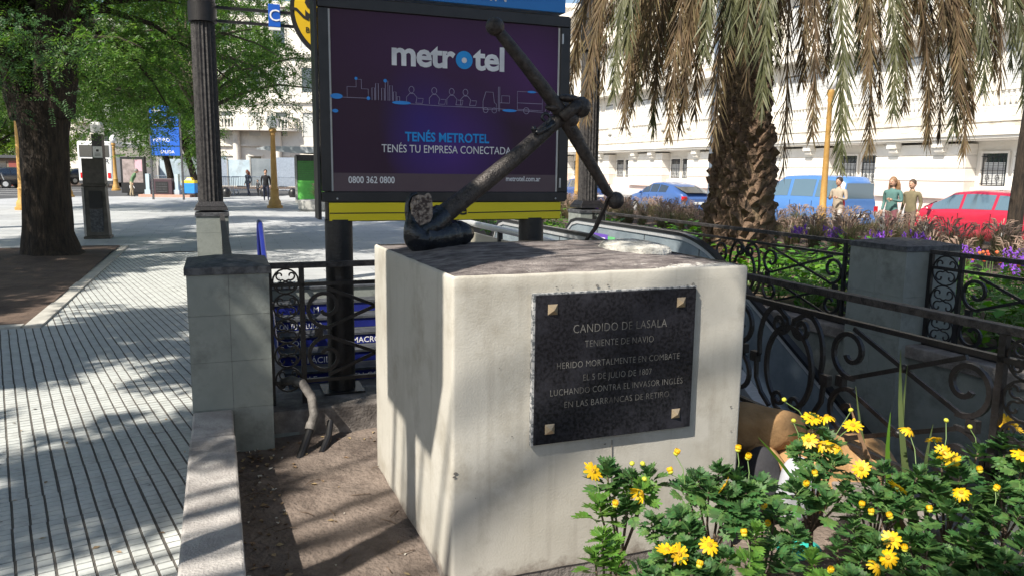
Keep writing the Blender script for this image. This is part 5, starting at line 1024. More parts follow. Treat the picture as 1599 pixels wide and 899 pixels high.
for ch in t.children: ch.data.transform(Matrix.Translation((2.2, 1.0, 0)))
big(t, (-17, 1.5, 9.8, 20.5, 8.6, 10.2), 15000, 97, lambda Cc: keep2(Cc) & (Cc[:, 1] < 9.8+(Cc[:, 2])*1.25))
# tree at the right frame edge
t = wthing('edge_tree', 'dark straight tree trunk at the right edge of the view before the red car', 'tree', *G(14.2, 8.05), 0); p = t.location
trunk(t, [(p.x, p.y, -.1), (p.x+.1, p.y, 3), (p.x+.3, p.y, 9)], [.15, .13, .11], M_bark, n=10); crown(t, clumpsbox(p.x-1.5, p.x+3, p.y-2, p.y+2, 7.5, 10, 14, .6, 1, 98), 40, .5, 7, .13, .05, M_leaf, 99)

# ============================================================ garden behind the far fence
bumpy('garden_bed', 4.96, 15.0, -8, 42, 60, 150, lambda u, v: .19+.05*nz(u, v, .7), M_gardensoil)
sheet('garden_path', [(15.0, 16.3, -12, 60)], .012, M_kerbstone)
def plant_mesh(kind, seed):
    r = random.Random(seed); b = MB()
    if kind == 'leafy':
        for k in range(46):
            a = r.uniform(0, 2*PI); rad_ = r.uniform(.0, .30); h = r.uniform(.08, .46)*(1.1-rad_); c = Vector((rad_*math.cos(a), rad_*math.sin(a), h)); l = r.uniform(.07, .13); d = Vector((math.cos(a+r.uniform(-1, 1)), math.sin(a+r.uniform(-1, 1)), r.uniform(-.3, .6))).normalized(); s_ = d.cross(Vector((0, 0, 1))).normalized()*l*.36
            b.add([c, c+d*l*.35-s_+Vector((0, 0, .01)), c+d*l*.75-s_*.8, c+d*l, c+d*l*.75+s_*.8, c+d*l*.35+s_+Vector((0, 0, .01))], [(0, 1, 2, 3), (0, 3, 4, 5)])
        b.mi = 1
        for k in range(9): a = r.uniform(0, 6.28); b.tube([(0, 0, 0), (.18*math.cos(a), .18*math.sin(a), .3)], .006, 4)
        ms = [M_bleaf, M_gstem]
    elif kind == 'purple':
        for k in range(34):
            a = r.uniform(0, 2*PI); rad_ = r.uniform(0, .22); h = r.uniform(.38, .62); c = Vector((rad_*math.cos(a), rad_*math.sin(a), h))
            for j in range(4): b.ball(c+Vector((r.uniform(-.02, .02), r.uniform(-.02, .02), j*.018-.03)), r.uniform(.010, .018), 5, 3)
        b.mi = 1
        for k in range(50):
            a = r.uniform(0, 2*PI); rad_ = r.uniform(0, .24); h = r.uniform(.05, .42); c = Vector((rad_*math.cos(a), rad_*math.sin(a), h)); d = Vector((math.cos(a), math.sin(a), .5))*.07; s_ = Vector((-math.sin(a), math.cos(a), 0))*.014; b.add([c, c+d*.5-s_, c+d, c+d*.5+s_], [(0, 1, 2, 3)])
        ms = [M_purple, M_bleaf]
    else:
        n_ = 210
        for k in range(n_):
            a = r.uniform(0, 2*PI); lean = r.uniform(.1, .55); h = r.uniform(.5, .92); hd = Vector((math.cos(a), math.sin(a), 0)); s_ = Vector((-math.sin(a), math.cos(a), 0))*.0055; p0 = hd*r.uniform(0, .10); p1 = p0+hd*lean*.35+Vector((0, 0, h*.6)); p2 = p0+hd*lean*.9+Vector((0, 0, h*.88)); p3 = p2+hd*.16+Vector((0, 0, -.04))
            b.mi = 1 if r.random() < .3 else 0; b.add([p0-s_, p0+s_, p1-s_, p1+s_, p2-s_*.7, p2+s_*.7, p3], [(0, 1, 3, 2), (2, 3, 5, 4), (4, 5, 6)])
        b.mi = 2
        for k in range(30):
            a = r.uniform(0, 2*PI); hd = Vector((math.cos(a), math.sin(a), 0)); h = r.uniform(.80, 1.10); p1 = hd*r.uniform(.1, .28)+Vector((0, 0, h*.85)); p2 = p1+hd*.07+Vector((0, 0, .13)); p3 = p2+hd*.11+Vector((0, 0, .02)); b.tube([p1, p2, p3], [.007, .016, .004], 5, False)
        ms = [M_grass, M_grassg, M_plume]
    me = bpy.data.meshes.new('foliage'); me.from_pydata(b.v, [], b.f); me.polygons.foreach_set('material_index', b.m)
    for m in ms: me.materials.append(m)
    return me
PMs = {k: [plant_mesh(k, s) for s in range(4)] for k in ('leafy', 'purple', 'grass')}
INFO = {'leafy': ('leafy_plant', 'low bright green leafy plant in the garden bed behind the far fence', 'plant', 'green leafy plants in the garden bed'), 'purple': ('purple_flower_plant', 'plant with small purple flower spikes at the foot of the tall grasses', 'flower', 'purple flowering plants in the garden bed'), 'grass': ('fountain_grass', 'brownish fountain grass tuft with feathery seed plumes in front of the parked cars', 'ornamental grass', 'fountain grass tufts along the street')}
random.seed(61); cnt = {'leafy': 0, 'purple': 0, 'grass': 0}
def put(kind, u, v, s_):
    p = G(u, v, .17); q = math.hypot(p.x-PC.x, p.y-PC.y)
    if q < .75 or cnt[kind] >= 290: return
    if abs(p.x) > .74*p.y+.8: return
    n_, lab, cat, grp = INFO[kind]; o = bpy.data.objects.new(n_, random.choice(PMs[kind])); COL.objects.link(o); o.location = p; o.rotation_euler = (0, 0, random.uniform(0, 6.28)); o.scale = (s_, s_, s_*random.uniform(.85, 1.15)); tag(o, lab, cat, grp); cnt[kind] += 1
v = -1.5
while v < 26:
    for u in np.arange(5.25, 8.6, .42):
        if random.random() < (.93 if v < 9 else .6): put('leafy', u+random.uniform(-.15, .15), v+random.uniform(-.2, .2), random.uniform(.75, 1.25))
    v += .46 if v < 9 else .9
v = -1
while v < 24:
    for u in (8.7, 9.5):
        if random.random() < (.28 if v < 7 else .10): put('purple', u+random.uniform(-.3, .3), v+random.uniform(-.3, .3), random.uniform(.75, 1.0))
    v += .5
v = -1
while v < 40:
    for u in (9.6, 10.5, 11.5, 12.6, 13.7):
        put('grass', u+random.uniform(-.3, .3), v+random.uniform(-.3, .3), random.uniform(.52, .72))
    v += .8
for k in range(9):
    p = G(random.uniform(5.8, 8.5), random.uniform(-.5, 4.5), .2)
    b = MB()
    for j in range(14): b.ball((random.uniform(-.2, .2), random.uniform(-.2, .2), random.uniform(.42, .55)), .022, 5, 4)
    for j in range(10): x, y = random.uniform(-.2, .2), random.uniform(-.2, .2); b.mi = 1; b.tube([(x, y, 0), (x, y, .45)], .004, 4); b.mi = 0
    o = obj('red_flower_plant', b, [M_red, M_gstem], at=(0, 0, 0), rot=0); o.location = p; tag(o, 'small orange red flowers on thin stalks among the green garden leaves', 'flower', 'orange red flowers in the garden bed')

# ============================================================ street and parked cars
sheet('road', [(17.0, 28.0, -30, 120)], -.15, M_asph); sheet('near_pavement', [(16.3, 16.88, -30, 120)], .004, M_kerbstone); sheet('far_pavement', [(28.2, 34.2, -30, 120)], 0, M_plaza)
b = MB(); b.box(16.88, 17.0, -30, 120, -.2, .006); b.box(28.0, 28.2, -30, 120, -.2, .004); o = obj('street_kerb', b, M_conc, at=(0, 0, 0)); o['kind'] = 'structure'
b = MB()
for k in range(20): b.add([(22.4, -10+k*5, -.146), (22.55, -10+k*5, -.146), (22.55, -7.5+k*5, -.146), (22.4, -7.5+k*5, -.146)], [(0, 1, 2, 3)])
o = obj('lane_marking', b, M_white, at=(0, 0, 0)); o['kind'] = 'structure'
def car(label, u, v, st, hw, paint, glass, wheel=.31, roof_in=.20, wx=None, rot=GA+PI/2, pos=None, van=False, z=-.15):
    p = pos or G(u, v, z); t = wthing('parked_car' if not van else 'parked_van', label, 'van' if van else 'car', p.x, p.y, p.z, rot)
    X = []; 
    for a, c in zip(st[:-1], st[1:]):
        for k in range(4): q = k/4; X.append(tuple(a[i]*(1-q)+c[i]*q for i in range(3)))
    X.append(st[-1]); xmin, xmax = st[0][0], st[-1][0]; V = []; n = 0
    for (x, zb, zr) in X:
        e = min(x-xmin, xmax-x); k = min(1, .78+e*.55); w_ = hw*k; g = max(0, zr-zb); ri = roof_in*min(1, g/.35); zl = .22+(.06 if e < .3 else 0); mid = (zl+zb)/2
        half = [(w_*.90, zl), (w_*.985, zl+.10), (w_, mid), (w_*.985, zb-.05), (w_*.955, zb), (w_*.955-ri*.85, zb+g*.86), (w_*.955-ri*1.15-.03, zb+g*.97), (w_*.4, zr+.015)]
        V += [(x, y, z_) for y, z_ in half]+[(x, -y, z_) for y, z_ in half[::-1]]; n = len(half)*2
    F = [(i*n+j, i*n+j+1, (i+1)*n+j+1, (i+1)*n+j) for i in range(len(X)-1) for j in range(n-1)]+[tuple(range(n)), tuple(range((len(X)-1)*n, len(X)*n))[::-1]]+[(i*n+n-1, i*n, (i+1)*n, (i+1)*n+n-1) for i in range(len(X)-1)]
    b = MB(); b.add(V, F); obj('body', b, paint, t, smooth=True, ang=.9)
    def sec(x):
        for a, c in zip(st[:-1], st[1:]):
            if a[0] <= x <= c[0]: q = (x-a[0])/(c[0]-a[0]); return a[1]*(1-q)+c[1]*q, a[2]*(1-q)+c[2]*q
        return st[-1][1], st[-1][2]
    def side(x, s, sg):
        zb, zr = sec(x); g = zr-zb; k = min(1, .78+min(x-xmin, xmax-x)*.55); w_ = hw*k; ri = roof_in*min(1, g/.35); return (x, sg*(w_*.955-ri*.85*s/.86+.006), zb+g*s)
    xs = [s_[0] for s_ in st if s_[2]-s_[1] > .16]; xa, xb = min(xs), max(xs)
    for sg in (1, -1):
        segs = wx or [(xa+.05, xa+(xb-xa)*.33), (xa+(xb-xa)*.36, xa+(xb-xa)*.66), (xa+(xb-xa)*.69, xb-.02)]
        for a, c in segs:
            b = MB(); m_ = 8; lo = [side(a+(c-a)*k/m_, .10, sg) for k in range(m_+1)]; hi = [side(a+(c-a)*k/m_, .84, sg) for k in range(m_+1)]; b.add(lo+hi, [(k, k+1, m_+2+k, m_+1+k) for k in range(m_)]); obj('side_window', b, glass, t)
    zb, zr = sec(xb); xf = st[[s_[0] for s_ in st].index(xb)+1][0]; zf_, _ = sec(xf); b = MB(); b.add([(xb+.0, -hw*.68, zr+.0), (xb+.0, hw*.68, zr+.0), (xf+.02, hw*.80, zf_+.05), (xf+.02, -hw*.80, zf_+.05)], [(0, 1, 2, 3)]); b.v = [(x+.03, y, z_+.03) for x, y, z_ in b.v]; obj('windscreen', b, glass, t)
    b = MB(); zb0, zr0 = sec(xa); b.add([(xa-.02, -hw*.62, max(zr0-.05, zb0+.25)), (xa-.02, hw*.62, max(zr0-.05, zb0+.25)), (xmin+.03, hw*.66, zb0+.02), (xmin+.03, -hw*.66, zb0+.02)], [(0, 3, 2, 1)]); b.v = [(x-.03, y, z_+.02) for x, y, z_ in b.v]; obj('rear_window', b, glass, t)
    for sg in (1, -1):
        for x in (xmin+.85, xmax-.85):
            w1 = MB(); w1.tube([(x, sg*(hw-.22), wheel), (x, sg*(hw-.015), wheel)], wheel*1.16, 24); obj('wheel_arch', w1, M_black, t)
            w2 = MB(); w2.tube([(x, sg*(hw-.20), wheel), (x, sg*(hw-.01), wheel), (x, sg*(hw+.008), wheel)], [wheel, wheel, wheel*.9], 24); wo = obj('wheel', w2, M_rubber, t); w3 = MB(); w3.tube([(x, sg*(hw-.0), wheel), (x, sg*(hw+.014), wheel)], wheel*.62, 20); obj('rim', w3, M_steel, wo)
        b = MB(); b.box(xmin-.005, xmin+.28, sg*hw*.78-.12, sg*hw*.78+.06, .68, .86); b.v = [(x, y*(1 if abs(y) < hw*.9 else .98), z_) for x, y, z_ in b.v]; obj('tail_light', b, mat('tail_light_red', (.55, .01, .015), rough=.2), t)
        b = MB(); b.box(xmax-.20, xmax+.005, sg*hw*.70-.14, sg*hw*.70+.05, .56, .70); obj('headlight', b, M_globe, t)
        b = MB(); b.ball((xb-.05, sg*(hw+.07), sec(xb)[0]+.05), .09, 8, 6, (.6, 1, .7)); obj('wing_mirror', b, paint, t, smooth=True)
        b = MB()
        for x in (xa+(xb-xa)*.35, xa+(xb-xa)*.68): b.box(x, x+.012, sg*hw*.985-.006, sg*hw*.985+.012, .42, sec(x)[0]-.06)
        obj('door_seam', b, M_black, t)
    b = MB(); b.box(xmin-.03, xmin+.2, -hw*.8, hw*.8, .30, .48); obj('rear_bumper', b, paint, t, bevel=.03); b = MB(); b.box(xmin-.036, xmin-.03, -.25, .25, .52, .63); obj('number_plate', b, M_white, t)
    return t
SED = [(-2.3, .72, .74), (-2.15, .93, .95), (-1.75, .98, 1.08), (-1.1, .97, 1.33), (-.3, .95, 1.43), (.35, .94, 1.41), (.95, .92, 1.16), (1.28, .90, .94), (1.85, .80, .82), (2.2, .66, .68), (2.3, .5, .52)]
HAT = [(-2.05, .75, .80), (-2.0, .98, 1.10), (-1.75, 1.0, 1.34), (-1.0, .98, 1.46), (-.1, .96, 1.49), (.5, .94, 1.44), (1.05, .93, 1.14), (1.35, .92, .96), (1.75, .84, .86), (2.0, .66, .68)]
VAN = [(-2.2, 1.0, 1.04), (-2.17, 1.06, 1.62), (-2.0, 1.06, 1.78), (-.6, 1.06, 1.83), (.55, 1.05, 1.80), (.95, 1.04, 1.58), (1.35, 1.02, 1.14), (1.55, 1.0, 1.04), (2.05, .88, .90), (2.2, .66, .68)]
paint = lambda n_, c, m_=.0: mat(n_, c, tuple(x*1.05 for x in c), rough=.28, coat=.8, metal=m_)
car('blue coupe parked in front of the cream facade left of the palm trunk', 18.3, 27.3, SED, .90, paint('blue_car_paint', (.045, .10, .27)), M_pane)
car('bright blue panel van parked right of the palm trunk behind the woman in beige', 18.3, 18.4, VAN, .90, paint('van_blue_paint', (.07, .18, .44)), M_paneb, wx=[(-2.0, -1.15), (-1.05, .0), (.15, 1.1)], van=True)
car('red hatchback parked at the right edge of the view', 18.2, 11.7, HAT, .88, paint('red_car_paint', (.40, .018, .045)), M_paneb)
car('dark blue car with a red tail light glimpsed beside the right iron column', 18.3, 36.2, HAT, .88, paint('dark_blue_paint', (.03, .07, .22)), M_pane)

# ============================================================ cream facade across the street
fc = thing('palace', 'long cream stucco palace facade with rusticated blocks, cornice and barred windows across the street', 'building', 34, 20, 0)
UF = 34.0; v0, v1 = 6.0, 104.0
b = MB(); b.box(UF+.5, UF+16, v0, v1, -.2, 17); obj('wall', b, M_cream, fc)
b = MB(); b.box(UF-.04, UF+.50, v0, v1, -.2, .55); obj('plinth', b, M_pink, fc)
def win(u, va, vb, za, zb, grille=True, lv=5):
    f = MB(); f.box(u-.05, u+.05, va-.10, va, za-.05, zb+.10); f.box(u-.05, u+.05, vb, vb+.10, za-.05, zb+.10); f.box(u-.08, u+.05, va-.101, vb+.101, zb+.10, zb+.20); f.box(u-.12, u+.05, va-.14, vb+.14, za-.13, za-.05); w_ = obj('window', f, M_cream, fc)
    g = MB(); g.box(u+.02, u+.03, va, vb, za-.05, zb+.10); obj('pane', g, M_pane, w_)
    s_ = MB(); k = 14
    for q in range(k): z = za+(zb-za)*q/k*(.78 if grille else 1); s_.box(u-.012, u+.012, va+(.12 if grille else .01), vb-(.12 if grille else .01), z, z+(zb-za)/k*(.6 if grille else .93))
    obj('shutter', s_, M_shutter, w_)
    if grille:
        s_ = MB()
        for q in range(lv): y = va+(vb-va)*(q+.5)/lv; s_.tube([(u-.10, y, za-.04), (u-.10, y, zb+.08)], .016, 5)
        for z in (za+.05, (za+zb)/2, zb-.05): s_.box(u-.115, u-.085, va, vb, z-.015, z+.015)
        for q in (.3, .7): y = va+(vb-va)*q; s_.sweep([(u-.10, y+.10*math.cos(a*PI/6), (za+zb)/2-.35+.13*math.sin(a*PI/6)) for a in range(12)], .022, .02, (1, 0, 0), closed=True)
        obj('grille', s_, M_iron, w_)
for k in range(-2, 9):
    a = 25+9.3*k; c = a+5.6
    if a > v1-9 or a < v0: 
        if a < v0-3: continue
    for i, (za, zb) in enumerate(((.56, 1.40), (1.46, 2.06), (2.12, 2.70), (2.76, 3.30))):
        b = MB(); b.box(UF-.30+(.02 if i == 0 else 0), UF+.49, a+.0, c, za, zb); obj('rusticated_course', b, M_pink if i == 0 else M_cream, fc, bevel=.02)
    b = MB(); b.box(UF-.24, UF+.48, a+.04, c-.04, .56, 3.30); obj('recess_core', b, M_pink if False else M_cream, fc)
    for y in (a+1.35, a+4.2):
        b = MB(); b.box(UF-.75, UF-.30, y-.30, y+.30, 3.12, 3.42); b.box(UF-.60, UF-.30, y-.26, y+.26, 2.94, 3.115); b.tube([(UF-.52, y-.26, 2.99), (UF-.52, y+.26, 2.99)], .11, 10); obj('corbel', b, M_cream, fc, bevel=.015)
    for va in (c+.35, c+2.05):
        if c+3.7 < v1: win(UF+.44, va, va+1.30, 1.30, 2.72)
    b = MB(); b.box(UF+.2, UF+.49, c+.0, c+3.7, .56, 1.18); obj('recess_base', b, M_pink, fc)
    for va in (a+.75, a+3.35): win(UF+.44, va, va+1.5, 5.1, 7.9, False)
    win(UF+.44, c+1.0, c+2.7, 5.1, 7.9, False)
    for (ya, yb) in ((a+.4, a+5.2), (c+.4, c+3.3)):
        b = MB(); b.box(UF-.35, UF-.10, ya, yb, 4.92, 5.02); b.box(UF-.38, UF-.07, ya, yb, 5.72, 5.86); obj('balustrade_rail', b, M_cream, fc)
        b = MB(); q = ya+.12
        while q < yb: b.lathe([(.05, 5.02), (.085, 5.10), (.10, 5.22), (.05, 5.45), (.045, 5.6), (.07, 5.72)], (UF-.22, q, 0), 8); q += .27
        o = obj('balusters', b, M_cream, fc, smooth=True); o['kind'] = 'stuff'
    for y in (a-.12, c+.02):
        b = MB(); b.box(UF+.30, UF+.49, y, y+.10, 4.95, 15.5); obj('pilaster', b, M_cream, fc)
    for va in (a+.75, a+3.35): win(UF+.44, va, va+1.4, 9.7, 12.3, False)
b = MB(); b.box(UF-.9, UF+.49, v0, v1, 3.48, 3.62); b.box(UF-.75, UF+.495, v0, v1, 3.425, 3.478); b.box(UF-1.0, UF+.49, v0, v1, 3.622, 3.76); obj('cornice', b, M_cream, fc, bevel=.02)
b = MB(); b.box(UF-.42, UF+.49, v0, v1, 3.762, 4.28); b.box(UF-.48, UF+.49, v0, v1, 4.282, 4.40); b.box(UF-.40, UF+.49, v0, v1, 4.402, 4.90); obj('frieze', b, mat('stained_cream_stucco', (.56, .52, .45), (.68, .65, .58), rough=.9, scale=1.2, c3=(.33, .28, .22), s3=2.2, stretch=(1, .5, 2)), fc, bevel=.01)
b = MB(); b.box(UF-.5, UF+.49, v0, v1, 8.7, 9.1); b.box(UF-.5, UF+.49, v0, v1, 13.4, 13.8); b.box(UF-.9, UF+16.2, v0-.2, v1+.2, 17.01, 17.6); obj('string_course', b, M_cream, fc)
# lamp posts
def lamp(x, y, h, label, s=1):
    t = wthing('lamp_post', label, 'street lamp', x, y, 0)
    b = MB(); b.lathe([(.30*s, 0), (.30*s, .10), (.24*s, .13), (.23*s, .28), (.17*s, .40), (.15*s, .75), (.165*s, .80), (.13*s, .86), (.115*s, 1.6), (.085*s, h-.35), (.11*s, h-.30), (.09*s, h-.22), (.15*s, h-.12), (.13*s, h-.02)], (0, 0, 0), 16); obj('post', b, M_gold, t, smooth=True)
    b = MB(); b.lathe([(.10*s, h-.02), (.20*s, h+.08), (.235*s, h+.24), (.20*s, h+.40), (.09*s, h+.50), (.05*s, h+.52), (.055*s, h+.60), (.01, h+.66)], (0, 0, 0), 16); obj('globe', b, M_globe, t, smooth=True); return t
lamp(-18.60, 29.3, 3.75, 'ochre lamp post at the far left beside the big tree trunk'); lamp(-24.0, 41.7, 3.55, 'ochre lamp post just right of the big tree trunk'); lamp(-27.5, 53.6, 3.25, 'ochre lamp post with a white globe before the white coach'); lamp(-10.18, 33.0, 3.35, 'ochre lamp post with a white globe left of the green kiosk', 1.1)
lamp(-38.5, 77, 3.2, 'distant lamp post with a small white globe behind the advertising panel'); lamp(-45, 82, 3.0, 'farthest small lamp post near the traffic signs at left')
p = G(14.9, 14.1); lamp(p.x, p.y, 4.0, 'slim ochre lamp post between the palm trunk and the blue van', .72); p = G(15.2, 30.5); lamp(p.x, p.y, 4.6, 'slim ochre lamp post just left of the right iron column', .8)
b = MB(); p = G(14.6, 19.0); b.lathe([(.10, 0), (.075, .1), (.07, 8)], (0, 0, 0), 12); o = obj('steel_pole', b, mat('blue_grey_pole', (.10, .13, .17), rough=.4), smooth=True, at=(p.x, p.y, 0), rot=0); tag(o, 'plain blue grey pole left of the palm trunk', 'pole')

# ============================================================ far left: square, street and buildings
b = MB(); b.add([(-90, 33.5, .004), (-25.5, 33.5, .004), (-25.5, 62, .004), (-90, 62, .004)], [(0, 1, 2, 3)]); b.add([(-25.5, 42.5, .004), (-14.0, 46.8, .004), (-14.0, 60, .004), (-25.5, 62, .004)], [(0, 1, 2, 3)]); o = obj('cross_street', b, M_asph, at=(0, 0, 0), rot=0); o['kind'] = 'structure'; o.location = (0, 0, 0)
b = MB()
for k in range(6): b.add([(-70, 36+k*3.6, .009), (-27, 36+k*3.6, .009), (-27, 36.2+k*3.6, .009), (-70, 36.2+k*3.6, .009)], [(0, 1, 2, 3)])
o = obj('street_marking', b, M_white, at=(0, 0, 0), rot=0); o['kind'] = 'structure'
# stone drinking pillar with a notice box
t = wthing('stone_pillar', 'dark brown stone pillar with a niche and a white notice box on top, right of the big tree', 'pillar', -9.82, 18.2, 0, .35)
b = MB(); b.box(-.28, .28, -.27, .27, 0, .06); b.frus(-.255, .255, -.235, .235, .062, 1.22, .03); obj('shaft', b, [M_darkst], t, bevel=.01); b = MB(); b.box(-.262, -.215, -.24, .24, .062, 1.2); obj('pale_side_panel', b, M_conc, t)
b = MB(); b.box(-.265, .265, -.245, .245, 1.222, 1.27); b.box(-.23, .23, -.215, .215, 1.272, 1.86); obj('upper_block', b, M_darkst, t, bevel=.01)
b = MB(); b.box(-.12, .15, -.245, -.225, .72, 1.12); obj('niche', b, M_black, t); b = MB(); b.box(-.12, .15, -.243, -.222, .16, .70); obj('lower_panel', b, M_cap, t)
t2_ = wthing('notice_box', 'black box with a white notice standing on the brown stone pillar', 'sign', -9.72, 18.25, 1.86); b = MB(); b.box(-.12, .12, -.06, .06, 0, .56); b.box(-.012, .012, -.012, .012, .56, .60); obj('box', b, M_black, t2_); b = MB(); b.box(-.10, .12, -.068, -.062, .02, .28); s_ = obj('notice', b, M_white, t2_); b = MB(); b.box(-.02, .04, -.071, -.069, .16, .21)
for k in range(3): b.box(-.06, .08, -.071, -.069, .06+k*.03, .07+k*.03)
obj('print', b, M_black, t2_); b = MB(); b.box(-.12, .12, -.07, .07, .60, .78); b.frus(-.12, .12, -.07, .07, .781, .84, .03); obj('camera_housing', b, M_globe, t2_)
# wayfinding totem
t = wthing('wayfinding_totem', 'tall blue wayfinding totem with white lettering and arrows under the twin tree', 'sign', -18.0, 40, 0)
for x in (-.62, .95): b = MB(); b.box(x-.04, x+.04, -.04, .04, 0, 4.9); obj('post', b, M_cap, t)
for i, (za, zb) in enumerate(((3.75, 4.75), (2.75, 3.68), (2.25, 2.70))):
    b = MB(); b.box(-.57, .90, -.06, .02, za, zb); pn_ = obj('panel', b, M_cblue, t)
for s_, x, z, sz in (('METRO', -.45, 3.85, .30), ('←', 0, 4.3, .0), ('RETIRO', -.45, 2.95, .26), ('SALIDA', -.10, 2.36, .22)):
    if sz: text(s_, sz, M_wtext, t, (x, -.065, z), align='LEFT', ext=.002)
b = MB(); b.add([(-.45, -.066, 4.50), (-.25, -.066, 4.38), (-.25, -.066, 4.62)], [(0, 1, 2)]); b.box(-.25, .0, -.067, -.065, 4.47, 4.53); obj('arrow', b, M_wtext, t)
# advertising panel
t = wthing('advertising_panel', 'dark framed street advertising panel behind the bending man', 'advertising panel', -22.0, 45, 0)
b = MB(); b.box(-.72, .70, -.12, .12, .15, 2.25); obj('case', b, M_black, t, bevel=.02); b = MB(); b.box(-.58, .58, -.135, -.125, .75, 2.08); obj('poster', b, mat('faded_poster', (.16, .13, .12), (.34, .28, .27), rough=.5, scale=3), t)
b = MB(); b.box(.15, .55, -.142, -.137, 1.4, 2.05); obj('poster_figure', b, mat('pink_print', (.55, .33, .38), rough=.5), t); text('BA', .26, M_wtext, t, (-.1, -.13, .42), ext=.002); b = MB(); b.box(-.4, .4, -.1, .1, 0, .15); obj('foot', b, M_black, t)
# dark machine box between white posts on a low red plinth
t = wthing('gate_box', 'dark machine housing between two pale posts on a low reddish plinth', 'machine', -19.7, 43.6, 0)
b = MB(); b.box(-1.15, 1.7, -.6, .7, 0, .14); obj('plinth', b, mat('reddish_plinth', (.42, .24, .18), (.5, .3, .23), rough=.9), t); b = MB(); b.box(-.55, .62, -.3, .4, .14, 1.02); obj('housing', b, mat('dark_maroon_steel', (.05, .028, .035), rough=.4), t, bevel=.02); b = MB(); b.box(-.30, .40, -.315, -.305, .22, .85); hh = obj('hatch', b, M_black, t)
for k in range(4): b = MB(); b.box(-.26, .36, -.325, -.316, .28+k*.14, .31+k*.14); obj('louvre', b, M_cap, hh)
for x in (-.82, .80): b = MB(); b.box(x-.10, x+.10, -.15, .15, .14, 1.28); b.box(x-.16, x+.16, -.2, .2, .142, .40); obj('post', b, M_hoard, t)
# crowd barriers
bar0 = None
def barrier(x, y, rot, label):
    global bar0
    if bar0 is None:
        t = wthing('crowd_barrier', label, 'barrier', x, y, 0, rot, 'galvanised crowd barriers on the square'); b = MB()
        b.tube([(-1.1, 0, .05), (-1.1, 0, 1.1), (1.1, 0, 1.1), (1.1, 0, .05)], .022, 6); b.tube([(-1.1, 0, .25), (1.1, 0, .25)], .018, 6); obj('frame', b, M_barrier, t)
        for k in range(19): b = MB(); b.tube([(-1.0+k*2.0/18, 0, .25), (-1.0+k*2.0/18, 0, 1.1)], .011, 5); obj('bar', b, M_barrier, t)
        for s_ in (-.8, .8): b = MB(); b.tube([(s_, -.3, .02), (s_, -.25, .06), (s_, 0, .3), (s_, .25, .06), (s_, .3, .02)], .02, 6); obj('foot', b, M_barrier, t)
        bar0 = t
    else: t = copyt(bar0); t.location = (x, y, 0); t.rotation_euler = (0, 0, rot); t['label'] = label
for i, (x, y, rt) in enumerate(((-19.4, 50, .1), (-17.1, 50.2, .05), (-14.8, 50.3, .02), (-21.7, 49.6, .15), (-18.0, 47.6, .1), (-12.5, 50.4, 0))):
    barrier(x, y, rt, ['crowd barrier right of the left iron column, leftmost of the row', 'crowd barrier behind the person in dark clothes', 'crowd barrier left of the lamp post base', 'crowd barrier behind the dark gate box', 'crowd barrier beside the blue and yellow cart', 'crowd barrier just left of the green kiosk'][i])
# blue and yellow cleaning cart
t = wthing('cleaning_cart', 'small blue and yellow cleaning cart beside the left iron column', 'cart', -18.1, 43.4, 0); b = MB(); b.frus(-.32, .32, -.25, .25, .22, .78, -.05); obj('blue_bin', b, mat('cart_blue', (.02, .22, .62), rough=.4), t, bevel=.02); b = MB(); b.box(-.36, .36, -.29, .29, .79, .93); b.frus(-.2, .2, -.2, .2, .931, 1.1, .08); obj('yellow_lid', b, mat('cart_yellow', (.7, .5, .02), rough=.4), t, bevel=.02)
for s_ in (-.3, .3): b = MB(); b.tube([(s_-.03, 0, .13), (s_+.03, 0, .13)], .13, 12); obj('wheel', b, M_rubber, t)
b = MB(); b.tube([(.3, .2, .8), (.55, .2, 1.1)], .02, 6); obj('handle', b, M_black, t)
# dome bollards
random.seed(5); bo = None
for i, (x, y, lab) in enumerate(((-16.9, 45.5, 'leftmost black dome bollard by the iron column'), (-16.4, 44.2, 'black dome bollard nearest the iron column in front'), (-14.8, 46, 'black dome bollard left of the walking person'), (-14.0, 45, 'black dome bollard at the feet of the walking person'), (-12.9, 45.3, 'black dome bollard between the child and the lamp post'), (-10.3, 44.8, 'black dome bollard right of the lamp post'), (-9.7, 45.5, 'black dome bollard beside the green kiosk corner'))):
    if bo is None:
        b = MB(); b.lathe([(.20, 0), (.20, .06), (.24, .10), (.26, .24), (.22, .40), (.13, .50), (.02, .54)], (0, 0, 0), 16); bo = obj('dome_bollard', b, M_black, smooth=True, at=(x, y, 0), rot=0); o = bo
    else: o = bo.copy(); COL.objects.link(o); o.location = (x, y, 0)
    tag(o, lab, 'bollard', 'black dome bollards across the square')
# green kiosk
t = wthing('newspaper_kiosk', 'green newspaper kiosk with a grey canopy left of the billboard', 'kiosk', -10.0, 38.4, 0)
b = MB(); b.box(-.75, 1.6, 0, 2.2, 0, 2.35); obj('cabin', b, M_cap, t)
for k in range(9): b = MB(); b.box(-.66, 1.5, -.05, -.005, 1.12+k*.105, 1.215+k*.105); obj('shutter_slat', b, M_gkiosk, t)
b = MB(); b.box(-.68, 1.52, -.06, -.01, .12, 1.10); obj('counter_front', b, M_gkiosk2, t); b = MB(); b.box(-.80, -.68, -.07, .1, 0, 2.3); obj('corner_post', b, M_greyb, t)
b = MB(); b.prism([(-2.4, 2.62), (-1.9, 2.72), (1.9, 2.72), (1.9, 2.42), (-.7, 2.42), (-2.3, 2.56)], lambda x, z: (x, -1.0, z), lambda x, z: (x, 2.3, z)); obj('canopy', b, mat('canopy_grey', (.30, .33, .35), rough=.5), t)
